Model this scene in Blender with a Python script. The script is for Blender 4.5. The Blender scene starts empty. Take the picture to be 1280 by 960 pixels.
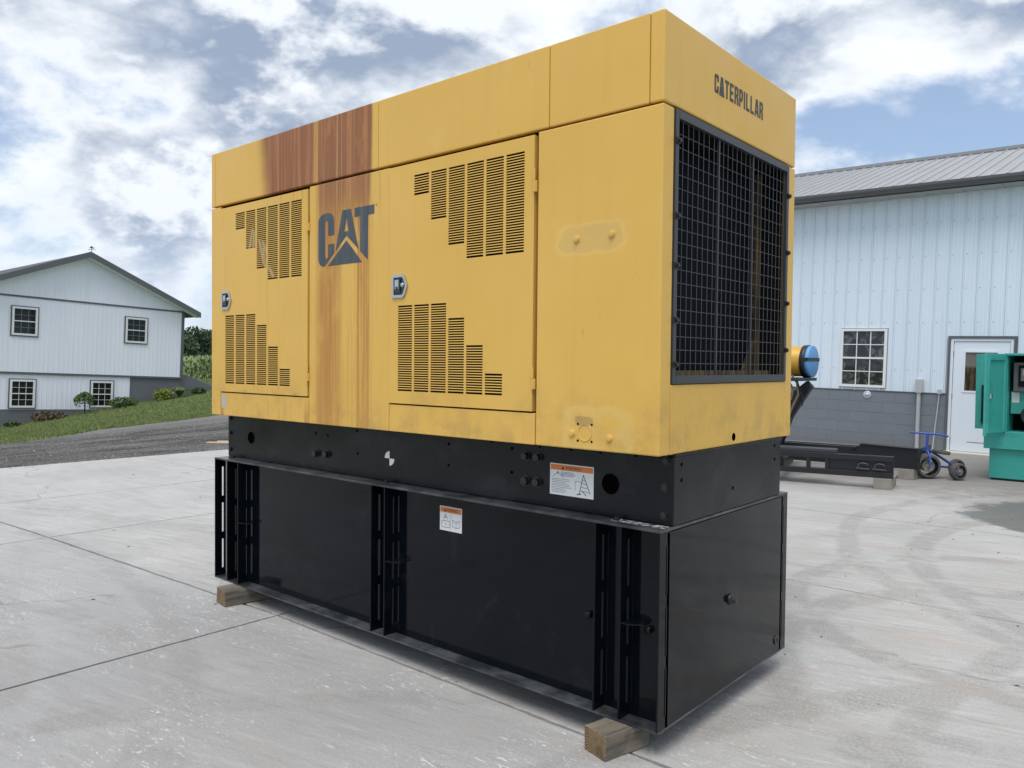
import bpy, bmesh, math, random
from mathutils import Vector, Matrix

sc = bpy.context.scene
C = sc.collection
R = math.radians
random.seed(7)

# ------------------------------------------------------------------ camera
cam_d = bpy.data.cameras.new('camera')
cam = bpy.data.objects.new('camera', cam_d)
C.objects.link(cam)
YAW, PITCH, ROLL = 0.70819, -0.02611, 0.00956
fwd = Vector((-math.sin(YAW) * math.cos(PITCH), math.cos(YAW) * math.cos(PITCH), math.sin(PITCH)))
rgt = Vector((math.cos(YAW), math.sin(YAW), 0))
upv = rgt.cross(fwd)
r2 = math.cos(ROLL) * rgt + math.sin(ROLL) * upv
u2 = -math.sin(ROLL) * rgt + math.cos(ROLL) * upv
M = Matrix((r2, u2, -fwd)).transposed().to_4x4()
M.translation = Vector((1.5735, -2.7366, 1.598))
cam.matrix_world = M
cam_d.sensor_fit = 'HORIZONTAL'
cam_d.sensor_width = 36
cam_d.lens = 980.468 / 1280 * 36
cam_d.clip_start = 0.05
cam_d.clip_end = 3000
sc.camera = cam

# ------------------------------------------------------------------ exposure
sc.view_settings.view_transform = 'Standard'
sc.view_settings.look = 'None'
sc.view_settings.exposure = 0.8
sc.view_settings.gamma = 1
sc.view_settings.use_curve_mapping = False
sc.cycles.max_bounces = 6

# ------------------------------------------------------------------ sun
SUN_AZ = Vector((0.25, -0.6)).normalized()
SUN_EL = R(66)
sun_dir = Vector((SUN_AZ.x * math.cos(SUN_EL), SUN_AZ.y * math.cos(SUN_EL), math.sin(SUN_EL)))
sl = bpy.data.lights.new('sun', 'SUN')
sl.energy = 1.5
sl.angle = R(38)
sl.color = (1.0, 0.93, 0.82)
so = bpy.data.objects.new('sun', sl)
so.rotation_euler = sun_dir.to_track_quat('Z', 'Y').to_euler()
so.location = (0, -10, 20)
C.objects.link(so)


# ------------------------------------------------------------------ node helper
class NT:
    def __init__(s, tree):
        s.t = tree
        s.nodes = tree.nodes
        s.links = tree.links

    def put(s, sock, v):
        if isinstance(v, bpy.types.NodeSocket):
            s.links.new(v, sock)
        elif v is not None:
            if sock.type == 'RGBA' and len(v) == 3:
                v = (*v, 1)
            sock.default_value = v

    def node(s, typ, ins=None, **props):
        n = s.nodes.new(typ)
        for k, v in props.items():
            setattr(n, k, v)
        for k, v in (ins or {}).items():
            s.put(n.inputs[k], v)
        return n

    def m(s, op, a, b=None, c=None, clamp=False):
        n = s.nodes.new('ShaderNodeMath')
        n.operation = op
        n.use_clamp = clamp
        for i, v in enumerate((a, b, c)):
            if v is not None:
                s.put(n.inputs[i], v)
        return n.outputs[0]

    def vm(s, op, a, b=None):
        n = s.nodes.new('ShaderNodeVectorMath')
        n.operation = op
        s.put(n.inputs[0], a)
        if b is not None:
            s.put(n.inputs[1], b)
        return n.outputs[0]

    def noise(s, vec, scale, detail=4, rough=0.55, dist=0.0, out=0):
        n = s.node('ShaderNodeTexNoise', {'Scale': scale, 'Detail': detail, 'Roughness': rough, 'Distortion': dist})
        if vec is not None:
            s.links.new(vec, n.inputs['Vector'])
        return n.outputs[out]

    def voro(s, vec, scale, feature='F1', out='Distance', rnd=1.0):
        n = s.node('ShaderNodeTexVoronoi', {'Scale': scale, 'Randomness': rnd}, feature=feature)
        if vec is not None:
            s.links.new(vec, n.inputs['Vector'])
        return n.outputs[out]

    def sm(s, v, a, b, t0=0.0, t1=1.0):
        n = s.nodes.new('ShaderNodeMapRange')
        n.interpolation_type = 'SMOOTHSTEP'
        s.put(n.inputs[0], v)
        n.inputs[1].default_value = a
        n.inputs[2].default_value = b
        n.inputs[3].default_value = t0
        n.inputs[4].default_value = t1
        return n.outputs[0]

    def win(s, v, a, b, soft=0.01):
        return s.m('MULTIPLY', s.sm(v, a - soft, a + soft), s.sm(v, b - soft, b + soft, 1.0, 0.0))

    def mix(s, f, a, b, mode='MIX'):
        n = s.nodes.new('ShaderNodeMix')
        n.data_type = 'RGBA'
        n.blend_type = mode
        s.put(n.inputs[0], f)
        s.put(n.inputs[6], a)
        s.put(n.inputs[7], b)
        return n.outputs[2]

    def xyz(s, vec):
        n = s.nodes.new('ShaderNodeSeparateXYZ')
        s.links.new(vec, n.inputs[0])
        return n.outputs

    def comb(s, x, y, z):
        n = s.nodes.new('ShaderNodeCombineXYZ')
        for i, v in enumerate((x, y, z)):
            s.put(n.inputs[i], v)
        return n.outputs[0]

    def pos(s):
        return s.nodes.new('ShaderNodeNewGeometry').outputs['Position']

    def objc(s):
        return s.nodes.new('ShaderNodeTexCoord').outputs['Object']

    def rnd(s):
        return s.nodes.new('ShaderNodeObjectInfo').outputs['Random']

    def bump(s, h, strength=0.3, dist=0.01):
        n = s.node('ShaderNodeBump', {'Strength': strength, 'Distance': dist})
        s.links.new(h, n.inputs['Height'])
        return n.outputs[0]


def mat(name, col=(.5, .5, .5), rough=.5, metal=0.0, spec=.5, coat=0.0):
    m = bpy.data.materials.new(name)
    m.use_nodes = True
    nt = NT(m.node_tree)
    b = m.node_tree.nodes['Principled BSDF']
    b.inputs['Base Color'].default_value = (*col, 1)
    b.inputs['Roughness'].default_value = rough
    b.inputs['Metallic'].default_value = metal
    b.inputs['Specular IOR Level'].default_value = spec
    b.inputs['Coat Weight'].default_value = coat
    return m, nt, b


# ------------------------------------------------------------------ sky
w = bpy.data.worlds.new('World')
sc.world = w
w.use_nodes = True
nt = NT(w.node_tree)
bg = w.node_tree.nodes['Background']
sky = nt.node('ShaderNodeTexSky', sky_type='NISHITA', sun_disc=False)
sky.sun_elevation = SUN_EL
sky.sun_rotation = math.atan2(SUN_AZ.x, SUN_AZ.y)
sky.air_density = 1.2
sky.dust_density = 0.6
d = nt.nodes.new('ShaderNodeTexCoord').outputs['Generated']
dx, dy, dz = nt.xyz(d)
den = nt.m('ADD', nt.m('MAXIMUM', dz, 0.0), 0.42)
uv = nt.comb(nt.m('DIVIDE', dx, den), nt.m('DIVIDE', dy, den), nt.m('MULTIPLY', dz, .8))
CO = (8.8, 8.1, 9.2)
p1 = nt.vm('ADD', uv, CO)
p2 = nt.vm('ADD', p1, (SUN_AZ.x * .03, SUN_AZ.y * .03, .075))
big = nt.noise(p1, 1.1, 2, .5, 0.0)
n1 = nt.noise(p1, 2.6, 8, .56, .15)
n2 = nt.noise(p2, 2.6, 6, .56, .15)
cover = nt.m('ADD', n1, nt.m('MULTIPLY', nt.m('SUBTRACT', big, .5), .75))
mask = nt.sm(cover, .365, .50)
thick = nt.sm(cover, .45, .63)
lit = nt.sm(nt.m('SUBTRACT', n1, n2), -.02, .085)
white = (9.7, 10.1, 10.6)
grey = (3.3, 4.1, 5.5)
shade = nt.m('MULTIPLY', thick, nt.m('SUBTRACT', 1.0, nt.m('MULTIPLY', lit, .9)))
cloud = nt.mix(shade, white, grey)
# thin veil everywhere, as on a humid summer day
blue = nt.mix(.35, nt.mix(1.0, sky.outputs[0], (.9, 1.0, 1.15), 'MULTIPLY'), (6.2, 7.7, 9.9))
skycol = nt.mix(mask, blue, cloud)
# pale haze towards the horizon
skycol = nt.mix(nt.sm(dz, 0.0, .25, .55, 0.0), skycol, (7.0, 8.1, 9.6))
# below the horizon: plain dull ground light
skycol = nt.mix(nt.sm(dz, -.02, 0.0), (2.0, 2.0, 1.8), skycol)
nt.put(bg.inputs[0], skycol)
bg.inputs[1].default_value = 0.06


# ------------------------------------------------------------------ mesh helper
class MB:
    """collects faces for one mesh object"""

    def __init__(s):
        s.v, s.f, s.mi, s.sm = [], [], [], []

    def add(s, vs, fs, mi=0, smooth=False):
        o = len(s.v)
        s.v += [tuple(v) for v in vs]
        for f in fs:
            s.f.append([i + o for i in f])
            s.mi.append(mi)
            s.sm.append(smooth)

    def box(s, x0, x1, y0, y1, z0, z1, mi=0, fn=None):
        vs = [(x, y, z) for x in (x0, x1) for y in (y0, y1) for z in (z0, z1)]
        if fn:
            vs = [fn(*v) for v in vs]
        s.add(vs, [(0, 1, 3, 2), (4, 6, 7, 5), (0, 4, 5, 1), (2, 3, 7, 6), (0, 2, 6, 4), (1, 5, 7, 3)], mi)

    def prism(s, poly, fn0, fn1, mi=0):
        """poly: 2D points; fn0/fn1 map (a,b)->3D for the two caps"""
        n = len(poly)
        vs = [fn0(*p) for p in poly] + [fn1(*p) for p in poly]
        fs = [list(range(n))[::-1], list(range(n, 2 * n))]
        for i in range(n):
            j = (i + 1) % n
            fs.append((i, j, n + j, n + i))
        s.add(vs, fs, mi)

    def tube(s, pts, r, seg=10, mi=0, caps=True, r1=None, smooth=True):
        pts = [Vector(p) for p in pts]
        n = len(pts)
        rings = []
        prev = None
        for i, p in enumerate(pts):
            t = (pts[min(i + 1, n - 1)] - pts[max(i - 1, 0)]).normalized()
            a = prev if prev is not None else (Vector((0, 0, 1)) if abs(t.z) < .9 else Vector((1, 0, 0)))
            u = (a - t * a.dot(t)).normalized()
            prev = u
            v = t.cross(u)
            rr = r if r1 is None else r + (r1 - r) * i / (n - 1)
            rings.append([p + (u * math.cos(k * 2 * math.pi / seg) + v * math.sin(k * 2 * math.pi / seg)) * rr for k in range(seg)])
        vs = [q for ring in rings for q in ring]
        fs = []
        for i in range(n - 1):
            for k in range(seg):
                k2 = (k + 1) % seg
                fs.append((i * seg + k, i * seg + k2, (i + 1) * seg + k2, (i + 1) * seg + k))
        s.add(vs, fs, mi, smooth)
        if caps:
            s.add(rings[0], [list(range(seg))[::-1]], mi)
            s.add(rings[-1], [list(range(seg))], mi)

    def lathe(s, c, axis, prof, seg=20, mi=0, smooth=True):
        """prof: list of (along axis, radius)"""
        c, t = Vector(c), Vector(axis).normalized()
        a = Vector((0, 0, 1)) if abs(t.z) < .9 else Vector((1, 0, 0))
        u = (a - t * a.dot(t)).normalized()
        v = t.cross(u)
        vs = []
        for h, r in prof:
            for k in range(seg):
                an = k * 2 * math.pi / seg
                vs.append(c + t * h + (u * math.cos(an) + v * math.sin(an)) * max(r, 1e-4))
        fs = []
        for i in range(len(prof) - 1):
            for k in range(seg):
                k2 = (k + 1) % seg
                fs.append((i * seg + k, i * seg + k2, (i + 1) * seg + k2, (i + 1) * seg + k))
        s.add(vs, fs, mi, smooth)

    def mesh(s, name, mats):
        me = bpy.data.meshes.new(name)
        me.from_pydata(s.v, [], s.f)
        for m_ in (mats if isinstance(mats, (list, tuple)) else [mats]):
            me.materials.append(m_)
        me.polygons.foreach_set('material_index', s.mi)
        me.polygons.foreach_set('use_smooth', s.sm)
        me.update()
        return me

    def build(s, name, mats, parent=None, bevel=0.0, fix=False):
        me = s.mesh(name, mats)
        if fix:
            bm = bmesh.new()
            bm.from_mesh(me)
            bmesh.ops.recalc_face_normals(bm, faces=bm.faces)
            bm.to_mesh(me)
            bm.free()
        return link(name, me, parent, bevel)


OFF = {}


def link(name, me, parent=None, bevel=0.0):
    o = bpy.data.objects.new(name, me)
    C.objects.link(o)
    if parent is not None:
        o.parent = parent
        if parent.name in OFF:
            o.location = OFF[parent.name]
    if bevel:
        b = o.modifiers.new('bevel', 'BEVEL')
        b.width = bevel
        b.segments = 2
        b.limit_method = 'ANGLE'
        b.angle_limit = R(50)
    return o


def thing(name, label, cat, loc=(0, 0, 0), rot=(0, 0, 0), group=None, world=False):
    o = bpy.data.objects.new(name, None)
    o.empty_display_size = .2
    C.objects.link(o)
    o.location = loc
    o.rotation_euler = rot
    tag(o, label, cat, group)
    if world:
        OFF[o.name] = -Vector(loc)
    return o


def tag(o, label, cat, group=None):
    o['label'] = label
    o['category'] = cat
    if group:
        o['group'] = group
    return o


def struct(o, kind='structure'):
    o['kind'] = kind
    return o


# ------------------------------------------------------------------ terrain
def clamp(v, a, b):
    return max(a, min(b, v))


def lerp(a, b, t):
    return a + (b - a) * t


def tz(x, y):
    if x > -11.5:
        # the yard climbs slightly to the workshop
        return 0.1 * clamp((y - 10.5) / 2.4, 0, 1)
    h16 = -.06 + (clamp(y, -6, 12) - 2.53) * .055
    h28 = -.68 + (clamp(y, 1, 14.5) - 5.9) * .149
    hf = .10 + (clamp(-x, 45, 400) - 45) * .008
    if x > -16.5:
        return lerp(0, h16, (-11.5 - x) / 5)
    if x > -28:
        return lerp(h16, h28, (-16.5 - x) / 11.5)
    if x > -45:
        return lerp(h28, hf, (-28 - x) / 17)
    return hf


# materials of the ground
m_earth, nt, b = mat('meadow_ground', (.06, .09, .03), .95, spec=.2)
p = nt.pos()
g = nt.mix(nt.noise(p, 1.2, 5), (.11, .155, .055), (.19, .225, .10))
g = nt.mix(nt.m('MULTIPLY', nt.noise(p, 14, 4, .7), .5), g, (.08, .115, .04))
nt.put(b.inputs['Base Color'], g)
nt.put(b.inputs['Normal'], nt.bump(nt.noise(p, 30, 5, .7), .8, .03))

m_gravel, nt, b = mat('gravel', (.12, .12, .12), .95, spec=.2)
p = nt.pos()
st = nt.vm('MULTIPLY', p, (1.4, .25, 1))
base = nt.mix(nt.sm(nt.noise(st, 1.3, 5, .6, .4), .35, .68), (.10, .098, .096), (.20, .195, .19))
base = nt.mix(nt.sm(nt.noise(nt.vm('MULTIPLY', p, (3.5, .45, 1)), 1.5, 4, .7, .6), .50, .64, 0, .85), base, (.040, .039, .037))
base = nt.mix(nt.sm(nt.noise(p, 16, 4, .8), .45, .62, 0, .7), base, (.04, .039, .037))
base = nt.mix(nt.sm(nt.noise(nt.vm('ADD', p, (3, 3, 3)), 22, 3, .8), .58, .70, 0, .6), base, (.30, .29, .28))
base = nt.mix(nt.sm(nt.xyz(p)[0], -16.6, -15.0, .55, 0), base, (.27, .265, .26))
nt.put(b.inputs['Base Color'], base)
nt.put(b.inputs['Normal'], nt.bump(nt.noise(p, 60, 4, .8), .9, .02))


def arc(nt, px, py, cx, cy, r, wd, nz):
    dd = nt.m('SQRT', nt.m('ADD', nt.m('POWER', nt.m('SUBTRACT', px, cx), 2), nt.m('POWER', nt.m('SUBTRACT', py, cy), 2)))
    dd = nt.m('ABSOLUTE', nt.m('SUBTRACT', nt.m('ADD', dd, nz), r))
    return nt.sm(dd, wd * .45, wd, 1, 0)


m_conc, nt, b = mat('yard_concrete', (.4, .4, .39), .85, spec=.3)
p = nt.pos()
px, py, pz = nt.xyz(p)
N1 = nt.noise(p, .55, 5, .62)
N2 = nt.noise(nt.vm('ADD', p, (4, 7, 2)), 2.6, 5, .7)
NS = nt.noise(nt.vm('MULTIPLY', p, (.6, 2.4, 1)), 1.4, 5, .68)
NF = nt.noise(p, 70, 2, .75)
base = nt.mix(nt.sm(N1, .28, .70), (.40, .395, .387), (.515, .508, .495))
base = nt.mix(nt.m('MULTIPLY', nt.rnd(), .25), base, (.40, .395, .39))
base = nt.mix(nt.sm(NS, .46, .70, 0, .40), base, (.36, .35, .34))
base = nt.mix(nt.sm(N2, .54, .75, 0, .45), base, (.57, .565, .555))
base = nt.mix(nt.sm(NF, .35, .75, 0, .40), base, (.28, .28, .28))
NX = nt.noise(nt.vm('MULTIPLY', nt.comb(nt.m('ADD', px, nt.m('MULTIPLY', py, .35)), nt.m('SUBTRACT', py, nt.m('MULTIPLY', px, .22)), 0), (.8, 7.0, 1)), 2.6, 4, .72)
base = nt.mix(nt.sm(NX, .50, .68, 0, .5), base, (.29, .285, .278))
base = nt.mix(nt.sm(NX, .46, .30, 0, .4), base, (.60, .595, .585))
# the near slabs are darker and bluer
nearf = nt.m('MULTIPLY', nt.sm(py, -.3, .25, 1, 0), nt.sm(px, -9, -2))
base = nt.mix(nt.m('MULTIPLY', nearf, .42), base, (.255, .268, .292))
# pale scuffs: broken, short, in drifts
drift = nt.sm(nt.noise(nt.vm('ADD', p, (1.7, 3.1, 0)), .9, 2, .6), .42, .58)
near = nt.m('MULTIPLY', nt.sm(px, -7.5, -2.5), nt.sm(py, .6, 2.4, 1, .12))
SCN = nt.noise(nt.vm('MULTIPLY', p, (.8, 2.6, 1)), 15, 4, .72, 1.0)
scuff = nt.m('MULTIPLY', nt.m('MULTIPLY', nt.sm(SCN, .58, .68), drift), near)
base = nt.mix(nt.m('MULTIPLY', scuff, .7), base, (.78, .79, .80))
sc2 = nt.noise(nt.vm('MULTIPLY', nt.vm('ADD', p, (9, 9, 0)), (1, 1.6, 1)), 36, 2, .7)
base = nt.mix(nt.m('MULTIPLY', nt.m('MULTIPLY', nt.sm(sc2, .62, .72), drift), .6), base, (.74, .75, .76))
# tyre marks
nz = nt.m('MULTIPLY', nt.m('SUBTRACT', N1, .5), .3)
tm = None
for (cx, cy, r_, wd, k) in [(1.05, 3.3, 1.62, .12, .8), (1.5, 2.2, 1.75, .16, .75), (-.3, 6.2, 2.7, .10, .6), (3.2, 5.4, 3.4, .14, .8), (3.4, 6.2, 4.4, .13, .7),
                         (2.4, -4.0, 5.2, .11, .55), (5.4, -2.0, 5.9, .15, .7), (-5.5, -7.5, 6.6, .16, .5), (-5.5, -7.5, 7.4, .13, .45), (-9, 9.6, 9.3, .2, .4), (6, 1.0, 5.3, .12, .65), (-3.2, -3.4, 2.6, .09, .5)]:
    a_ = nt.m('MULTIPLY', arc(nt, px, py, cx, cy, r_, wd, nz), k)
    tm = a_ if tm is None else nt.m('MAXIMUM', tm, a_)
tm = nt.m('MULTIPLY', tm, nt.m('MULTIPLY', nt.sm(N2, .34, .56), nt.sm(NF, .3, .6, .25, .7)))
base = nt.mix(tm, base, (.24, .23, .22))
# brown dust and faint rust on the far side, dirtier close to the workshop
rust = nt.m('MULTIPLY', nt.sm(NS, .50, .66), nt.sm(px, -2.6, -.6, 0, .30))
base = nt.mix(rust, base, (.46, .38, .315))
dirt = nt.m('MULTIPLY', nt.sm(nt.m('ADD', py, nt.m('MULTIPLY', N2, 3.2)), 8.6, 11.2), nt.sm(px, -9, -6))
base = nt.mix(nt.m('MULTIPLY', dirt, .75), base, (.20, .185, .17))
# damp dark stain in front of the green generator
dl = nt.m('ADD', nt.m('POWER', nt.m('DIVIDE', nt.m('SUBTRACT', px, .98), 1.32), 2), nt.m('POWER', nt.m('DIVIDE', nt.m('SUBTRACT', py, 7.45), 1.45), 2))
dl = nt.m('ADD', dl, nt.m('MULTIPLY', nt.m('SUBTRACT', N2, .5), 1.3))
damp = nt.m('MULTIPLY', nt.sm(dl, .75, 1.0, 1, 0), nt.sm(py, 6.06, 6.1))
base = nt.mix(nt.m('MULTIPLY', damp, .85), base, (.13, .125, .12))
d2 = nt.m('MULTIPLY', nt.sm(NS, .62, .66), nt.win(py, 6.6, 8.4, .3))
base = nt.mix(nt.m('MULTIPLY', d2, .7), base, (.19, .18, .17))
# dark specks, oil drops
sp = nt.voro(p, 5.2)
base = nt.mix(nt.m('MULTIPLY', nt.sm(sp, .035, .055, 1, 0), nt.sm(N1, .45, .55, 0, .75)), base, (.12, .12, .125))
# hairline cracks
cr = nt.voro(nt.vm('ADD', p, nt.vm('MULTIPLY', nt.node('ShaderNodeTexNoise', {'Vector': p, 'Scale': 2.5, 'Detail': 3.0}).outputs['Color'], (.5, .5, .0))), .33, 'DISTANCE_TO_EDGE')
base = nt.mix(nt.m('MULTIPLY', nt.sm(cr, .0014, .0042, 1, 0), nt.sm(N1, .50, .58, 0, .6)), base, (.19, .19, .19))
base = nt.mix(1.0, base, (.97, .975, .98), 'MULTIPLY')
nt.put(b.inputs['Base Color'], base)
nt.put(b.inputs['Roughness'], nt.m('SUBTRACT', nt.sm(N2, .3, .7, .65, .92), nt.m('MULTIPLY', damp, .3)))
hgt = nt.noise(nt.vm('MULTIPLY', p, (1, 2.0, 1)), 24, 4, .75)
nt.put(b.inputs['Normal'], nt.bump(hgt, .35, .012))

m_joint, nt, b = mat('joint_dirt', (.12, .115, .105), .95, spec=.1)
p = nt.pos()
nt.put(b.inputs['Base Color'], nt.mix(nt.noise(p, 9, 5, .7), (.09, .085, .078), (.30, .285, .26)))

# --- the ground sheet
xs = [-900, -500, -300, -200, -140, -100, -75, -60, -52, -45] + [-45 + i for i in range(1, 34)] + [-11.5, -6, 0, 6, 12, 20, 40, 80, 200, 500, 900]
ys = [-900, -400, -150, -60, -30, -15, -8, -6] + [-5 + i for i in range(0, 22)] + [20, 26, 35, 50, 75, 110, 160, 250, 450, 900]
mb = MB()
vs = [(x, y, tz(x, y) - (0.12 if (x > -11.6) else 0.0)) for x in xs for y in ys]
ny = len(ys)
fs = [(i * ny + j, (i + 1) * ny + j, (i + 1) * ny + j + 1, i * ny + j + 1) for i in range(len(xs) - 1) for j in range(ny - 1)]
mb.add(vs, fs, 0, True)
struct(mb.build('ground', m_earth))

# --- gravel drive: a strip that follows the terrain, ragged at the lawn
mb = MB()
rows = [-30 + i * .5 for i in range(0, 101)]
rg = random.Random(3)


def gravel_edge(y):
    # foot of the lawn
    return -15.75 - .30 * (clamp(y, -8, 9) - 2.4) - .12 * math.sin(y * 1.7) + .05 * math.sin(y * 5.3)


vs = []
K = 14
for y in rows:
    e = gravel_edge(y) + rg.uniform(-.05, .05)
    for k in range(K):
        x = lerp(-11.35, e, k / (K - 1))
        vs.append((x, y, tz(x, y) + (.012 if k > 0 else -.06)))
fs = [(i * K + k, i * K + k + 1, (i + 1) * K + k + 1, (i + 1) * K + k) for i in range(len(rows) - 1) for k in range(K - 1)]
mb.add(vs, fs, 0, True)
struct(mb.build('gravel_drive', m_gravel, fix=True))

# loose stones on the drive and along the slab edge
mb = MB()
for i in range(2600):
    y = rg.uniform(-2, 12)
    x = lerp(-11.3, gravel_edge(y), rg.random() ** .8)
    r_ = rg.uniform(.008, .022) * (1.8 if rg.random() < .04 else 1)
    z = tz(x, y) + .012
    a = rg.uniform(0, 6.3)
    q = [(x + math.cos(a + k * 2.09) * r_, y + math.sin(a + k * 2.09) * r_ * .8, z - .003) for k in range(3)] + [(x + rg.uniform(-.3, .3) * r_, y, z + r_ * rg.uniform(.5, .9))]
    mb.add(q, [(0, 1, 3), (1, 2, 3), (2, 0, 3)])
m_stone, nt, b = mat('loose_stone', (.25, .245, .24), .9)
struct(mb.build('loose_stones', m_stone), 'stuff')

# --- concrete yard: slabs with open joints over a dirt bed
def bz(x, y):
    return 0.1 * clamp((y - 10.5) / 2.4, 0, 1)


mb = MB()
mb.add([(-11.5, -14, -.03), (12, -14, -.03), (12, 10.5, -.03), (-11.5, 10.5, -.03), (12, 13.1, .072), (-11.5, 13.1, .072)], [(0, 1, 2, 3), (3, 2, 4, 5)])
yard = struct(mb.build('concrete_yard', m_joint))
gx = [-11.5, -8.3, -6.12, -2.72, -.1, 4.2, 7.8, 12]
gy = [-14, -10.2, -6.8, -3.4, 0, 3.05, 6.03, 9.2, 10.5, 13.0]
jw_x = {-8.3: .004, -6.12: .004, -2.72: .006, -.1: .0004, 4.2: .005, 7.8: .005}
jw_y = {0: .0065, 3.05: .002, 6.03: .006, 9.2: .003, 10.5: .002}
off0 = {-11.5: -.38, -8.3: -.25, -6.12: -.12, -2.72: .03, -.1: .01}


def gp(x, y):
    if y == 0:
        return off0.get(x, 0.0)
    return y


for i in range(len(gx) - 1):
    for j in range(len(gy) - 1):
        x0, x1, y0, y1 = gx[i], gx[i + 1], gy[j], gy[j + 1]
        a, bq = jw_x.get(x0, 0.006 if i else 0), jw_x.get(x1, 0.0)
        c, dq = jw_y.get(y0, .006), jw_y.get(y1, .006)
        co = [(x0 + a, gp(x0, y0) + c), (x1 - bq, gp(x1, y0) + c), (x1 - bq, gp(x1, y1) - dq), (x0 + a, gp(x0, y1) - dq)]
        if x0 >= -.1:
            c, dq = (.0012 if y0 == 0 else c), (.0012 if y1 == 0 else dq)
        near_ = (x1 > -9 and x0 < 1 and abs(y0) < 4 and y0 > -4)
        N = 90 if near_ else 6
        pts = []
        for e in range(4):
            p0, p1 = co[e], co[(e + 1) % 4]
            nx, nyv = -(p1[1] - p0[1]), p1[0] - p0[0]
            ln = math.hypot(nx, nyv)
            wob = 0
            for k in range(N):
                t = k / N
                wob = wob * .6 + (rg.random() ** 3) * (.006 if near_ else .002)
                f = 0 if (k == 0 or (abs(p0[0] + .1) < .01 and abs(p1[0] + .1) < .01)) else wob
                pts.append((p0[0] + (p1[0] - p0[0]) * t + nx / ln * f, p0[1] + (p1[1] - p0[1]) * t + nyv / ln * f))
        mb = MB()
        mb.prism(pts, lambda u, v: (u, v, bz(u, v) - .028), lambda u, v: (u, v, bz(u, v)))
        link('slab', mb.mesh('slab', m_conc), yard)

# bits of bark and stone lying about the slabs
mb = MB()
for i in range(105):
    if i < 62:
        x, y = rg.uniform(-.6, 2.6), rg.uniform(1.5, 8.5)
    else:
        x, y = rg.uniform(-10, -3), rg.uniform(-2.5, 5)
    r_ = rg.uniform(.003, .009)
    a = rg.uniform(0, 6.3)
    l = rg.uniform(1, 2.6)
    q = [(x + math.cos(a + k * 1.57) * r_ * (l if k % 2 == 0 else 1), y + math.sin(a + k * 1.57) * r_ * (l if k % 2 == 0 else 1), .0005) for k in range(4)] + [(x, y, r_ * rg.uniform(.5, 1))]
    mb.add(q, [(0, 1, 4), (1, 2, 4), (2, 3, 4), (3, 0, 4)])
struct(mb.build('scattered_debris', mat('dark_debris', (.06, .055, .05), .9)[0]), 'stuff')

# ------------------------------------------------------------------ lawn, corn, trees
m_blade, nt, b = mat('grass_blades', (.1, .16, .05), .8, spec=.2)
p = nt.pos()
nt.put(b.inputs['Base Color'], nt.mix(nt.noise(p, .9, 4, .6), (.13, .18, .06), (.23, .27, .115)))
mb = MB()
for i in range(52000):
    y = rg.uniform(-1, 17)
    e = gravel_edge(y) + .06
    x = lerp(e, -28.2, rg.random() ** 1.25)
    z = tz(x, y)
    a = rg.uniform(0, 6.3)
    h = rg.uniform(.035, .085)
    if rg.random() < .01:
        h *= 1.6
    wd = rg.uniform(.008, .02)
    tx, ty = math.cos(a) * wd, math.sin(a) * wd
    lx, ly = rg.uniform(-.03, .03), rg.uniform(-.03, .03)
    mb.add([(x - tx, y - ty, z - .005), (x + tx, y + ty, z - .005), (x + lx, y + ly, z + h)], [(0, 1, 2)])
struct(mb.build('lawn_grass', m_blade), 'stuff')

m_leaf, nt, b = mat('corn_leaf', (.1, .17, .05), .6, spec=.3)
nt.put(b.inputs['Base Color'], nt.mix(nt.noise(nt.pos(), .5, 4), (.14, .21, .08), (.25, .31, .14)))
mb = MB()
for i in range(2600):
    x = -44.5 - (rg.random() ** 2.0) * 40
    y = rg.uniform(10, 60)
    z = tz(x, y)
    h = rg.uniform(1.45, 1.75)
    mb.add([(x - .02, y, z), (x + .02, y, z), (x, y, z + h)], [(0, 1, 2)])
    for k in range(7):
        a = rg.uniform(0, 6.3)
        zz = z + h * rg.uniform(.2, .95)
        l = rg.uniform(.35, .7)
        ca, sa = math.cos(a), math.sin(a)
        mb.add([(x - sa * .04, y + ca * .04, zz), (x + sa * .04, y - ca * .04, zz), (x + ca * l * .6 + sa * .04, y + sa * l * .6 - ca * .04, zz + .25), (x + ca * l * .6 - sa * .04, y + sa * l * .6 + ca * .04, zz + .25), (x + ca * l, y + sa * l, zz + .05)],
               [(0, 1, 2, 3), (3, 2, 4)])
struct(mb.build('corn_field', m_leaf), 'stuff')

m_far, nt, b = mat('hazy_tree_leaves', (.05, .08, .03), .7, spec=.2)
nt.put(b.inputs['Base Color'], nt.mix(nt.noise(nt.pos(), .35, 4), (.055, .085, .055), (.10, .145, .08)))  # distance haze is mixed into the leaf colour as a bluish tint
m_bark, nt, b = mat('bark', (.08, .06, .045), .9, spec=.1)
nt.put(b.inputs['Base Color'], nt.mix(nt.noise(nt.vm('MULTIPLY', nt.pos(), (6, 6, 1)), 3, 4), (.05, .04, .03), (.13, .10, .08)))


def leaf(mb, c, r_, rnd_, mi=0):
    n = Vector((rnd_.gauss(0, 1), rnd_.gauss(0, 1), rnd_.gauss(0, 1) + .5)).normalized()
    u = n.orthogonal().normalized()
    u.rotate(Matrix.Rotation(rnd_.uniform(0, 6.3), 3, n))
    v = n.cross(u)
    c = Vector(c)
    mb.add([c - u * r_, c + v * r_ * .55, c + u * r_, c - v * r_ * .55], [(0, 1, 2, 3)], mi)


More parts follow.
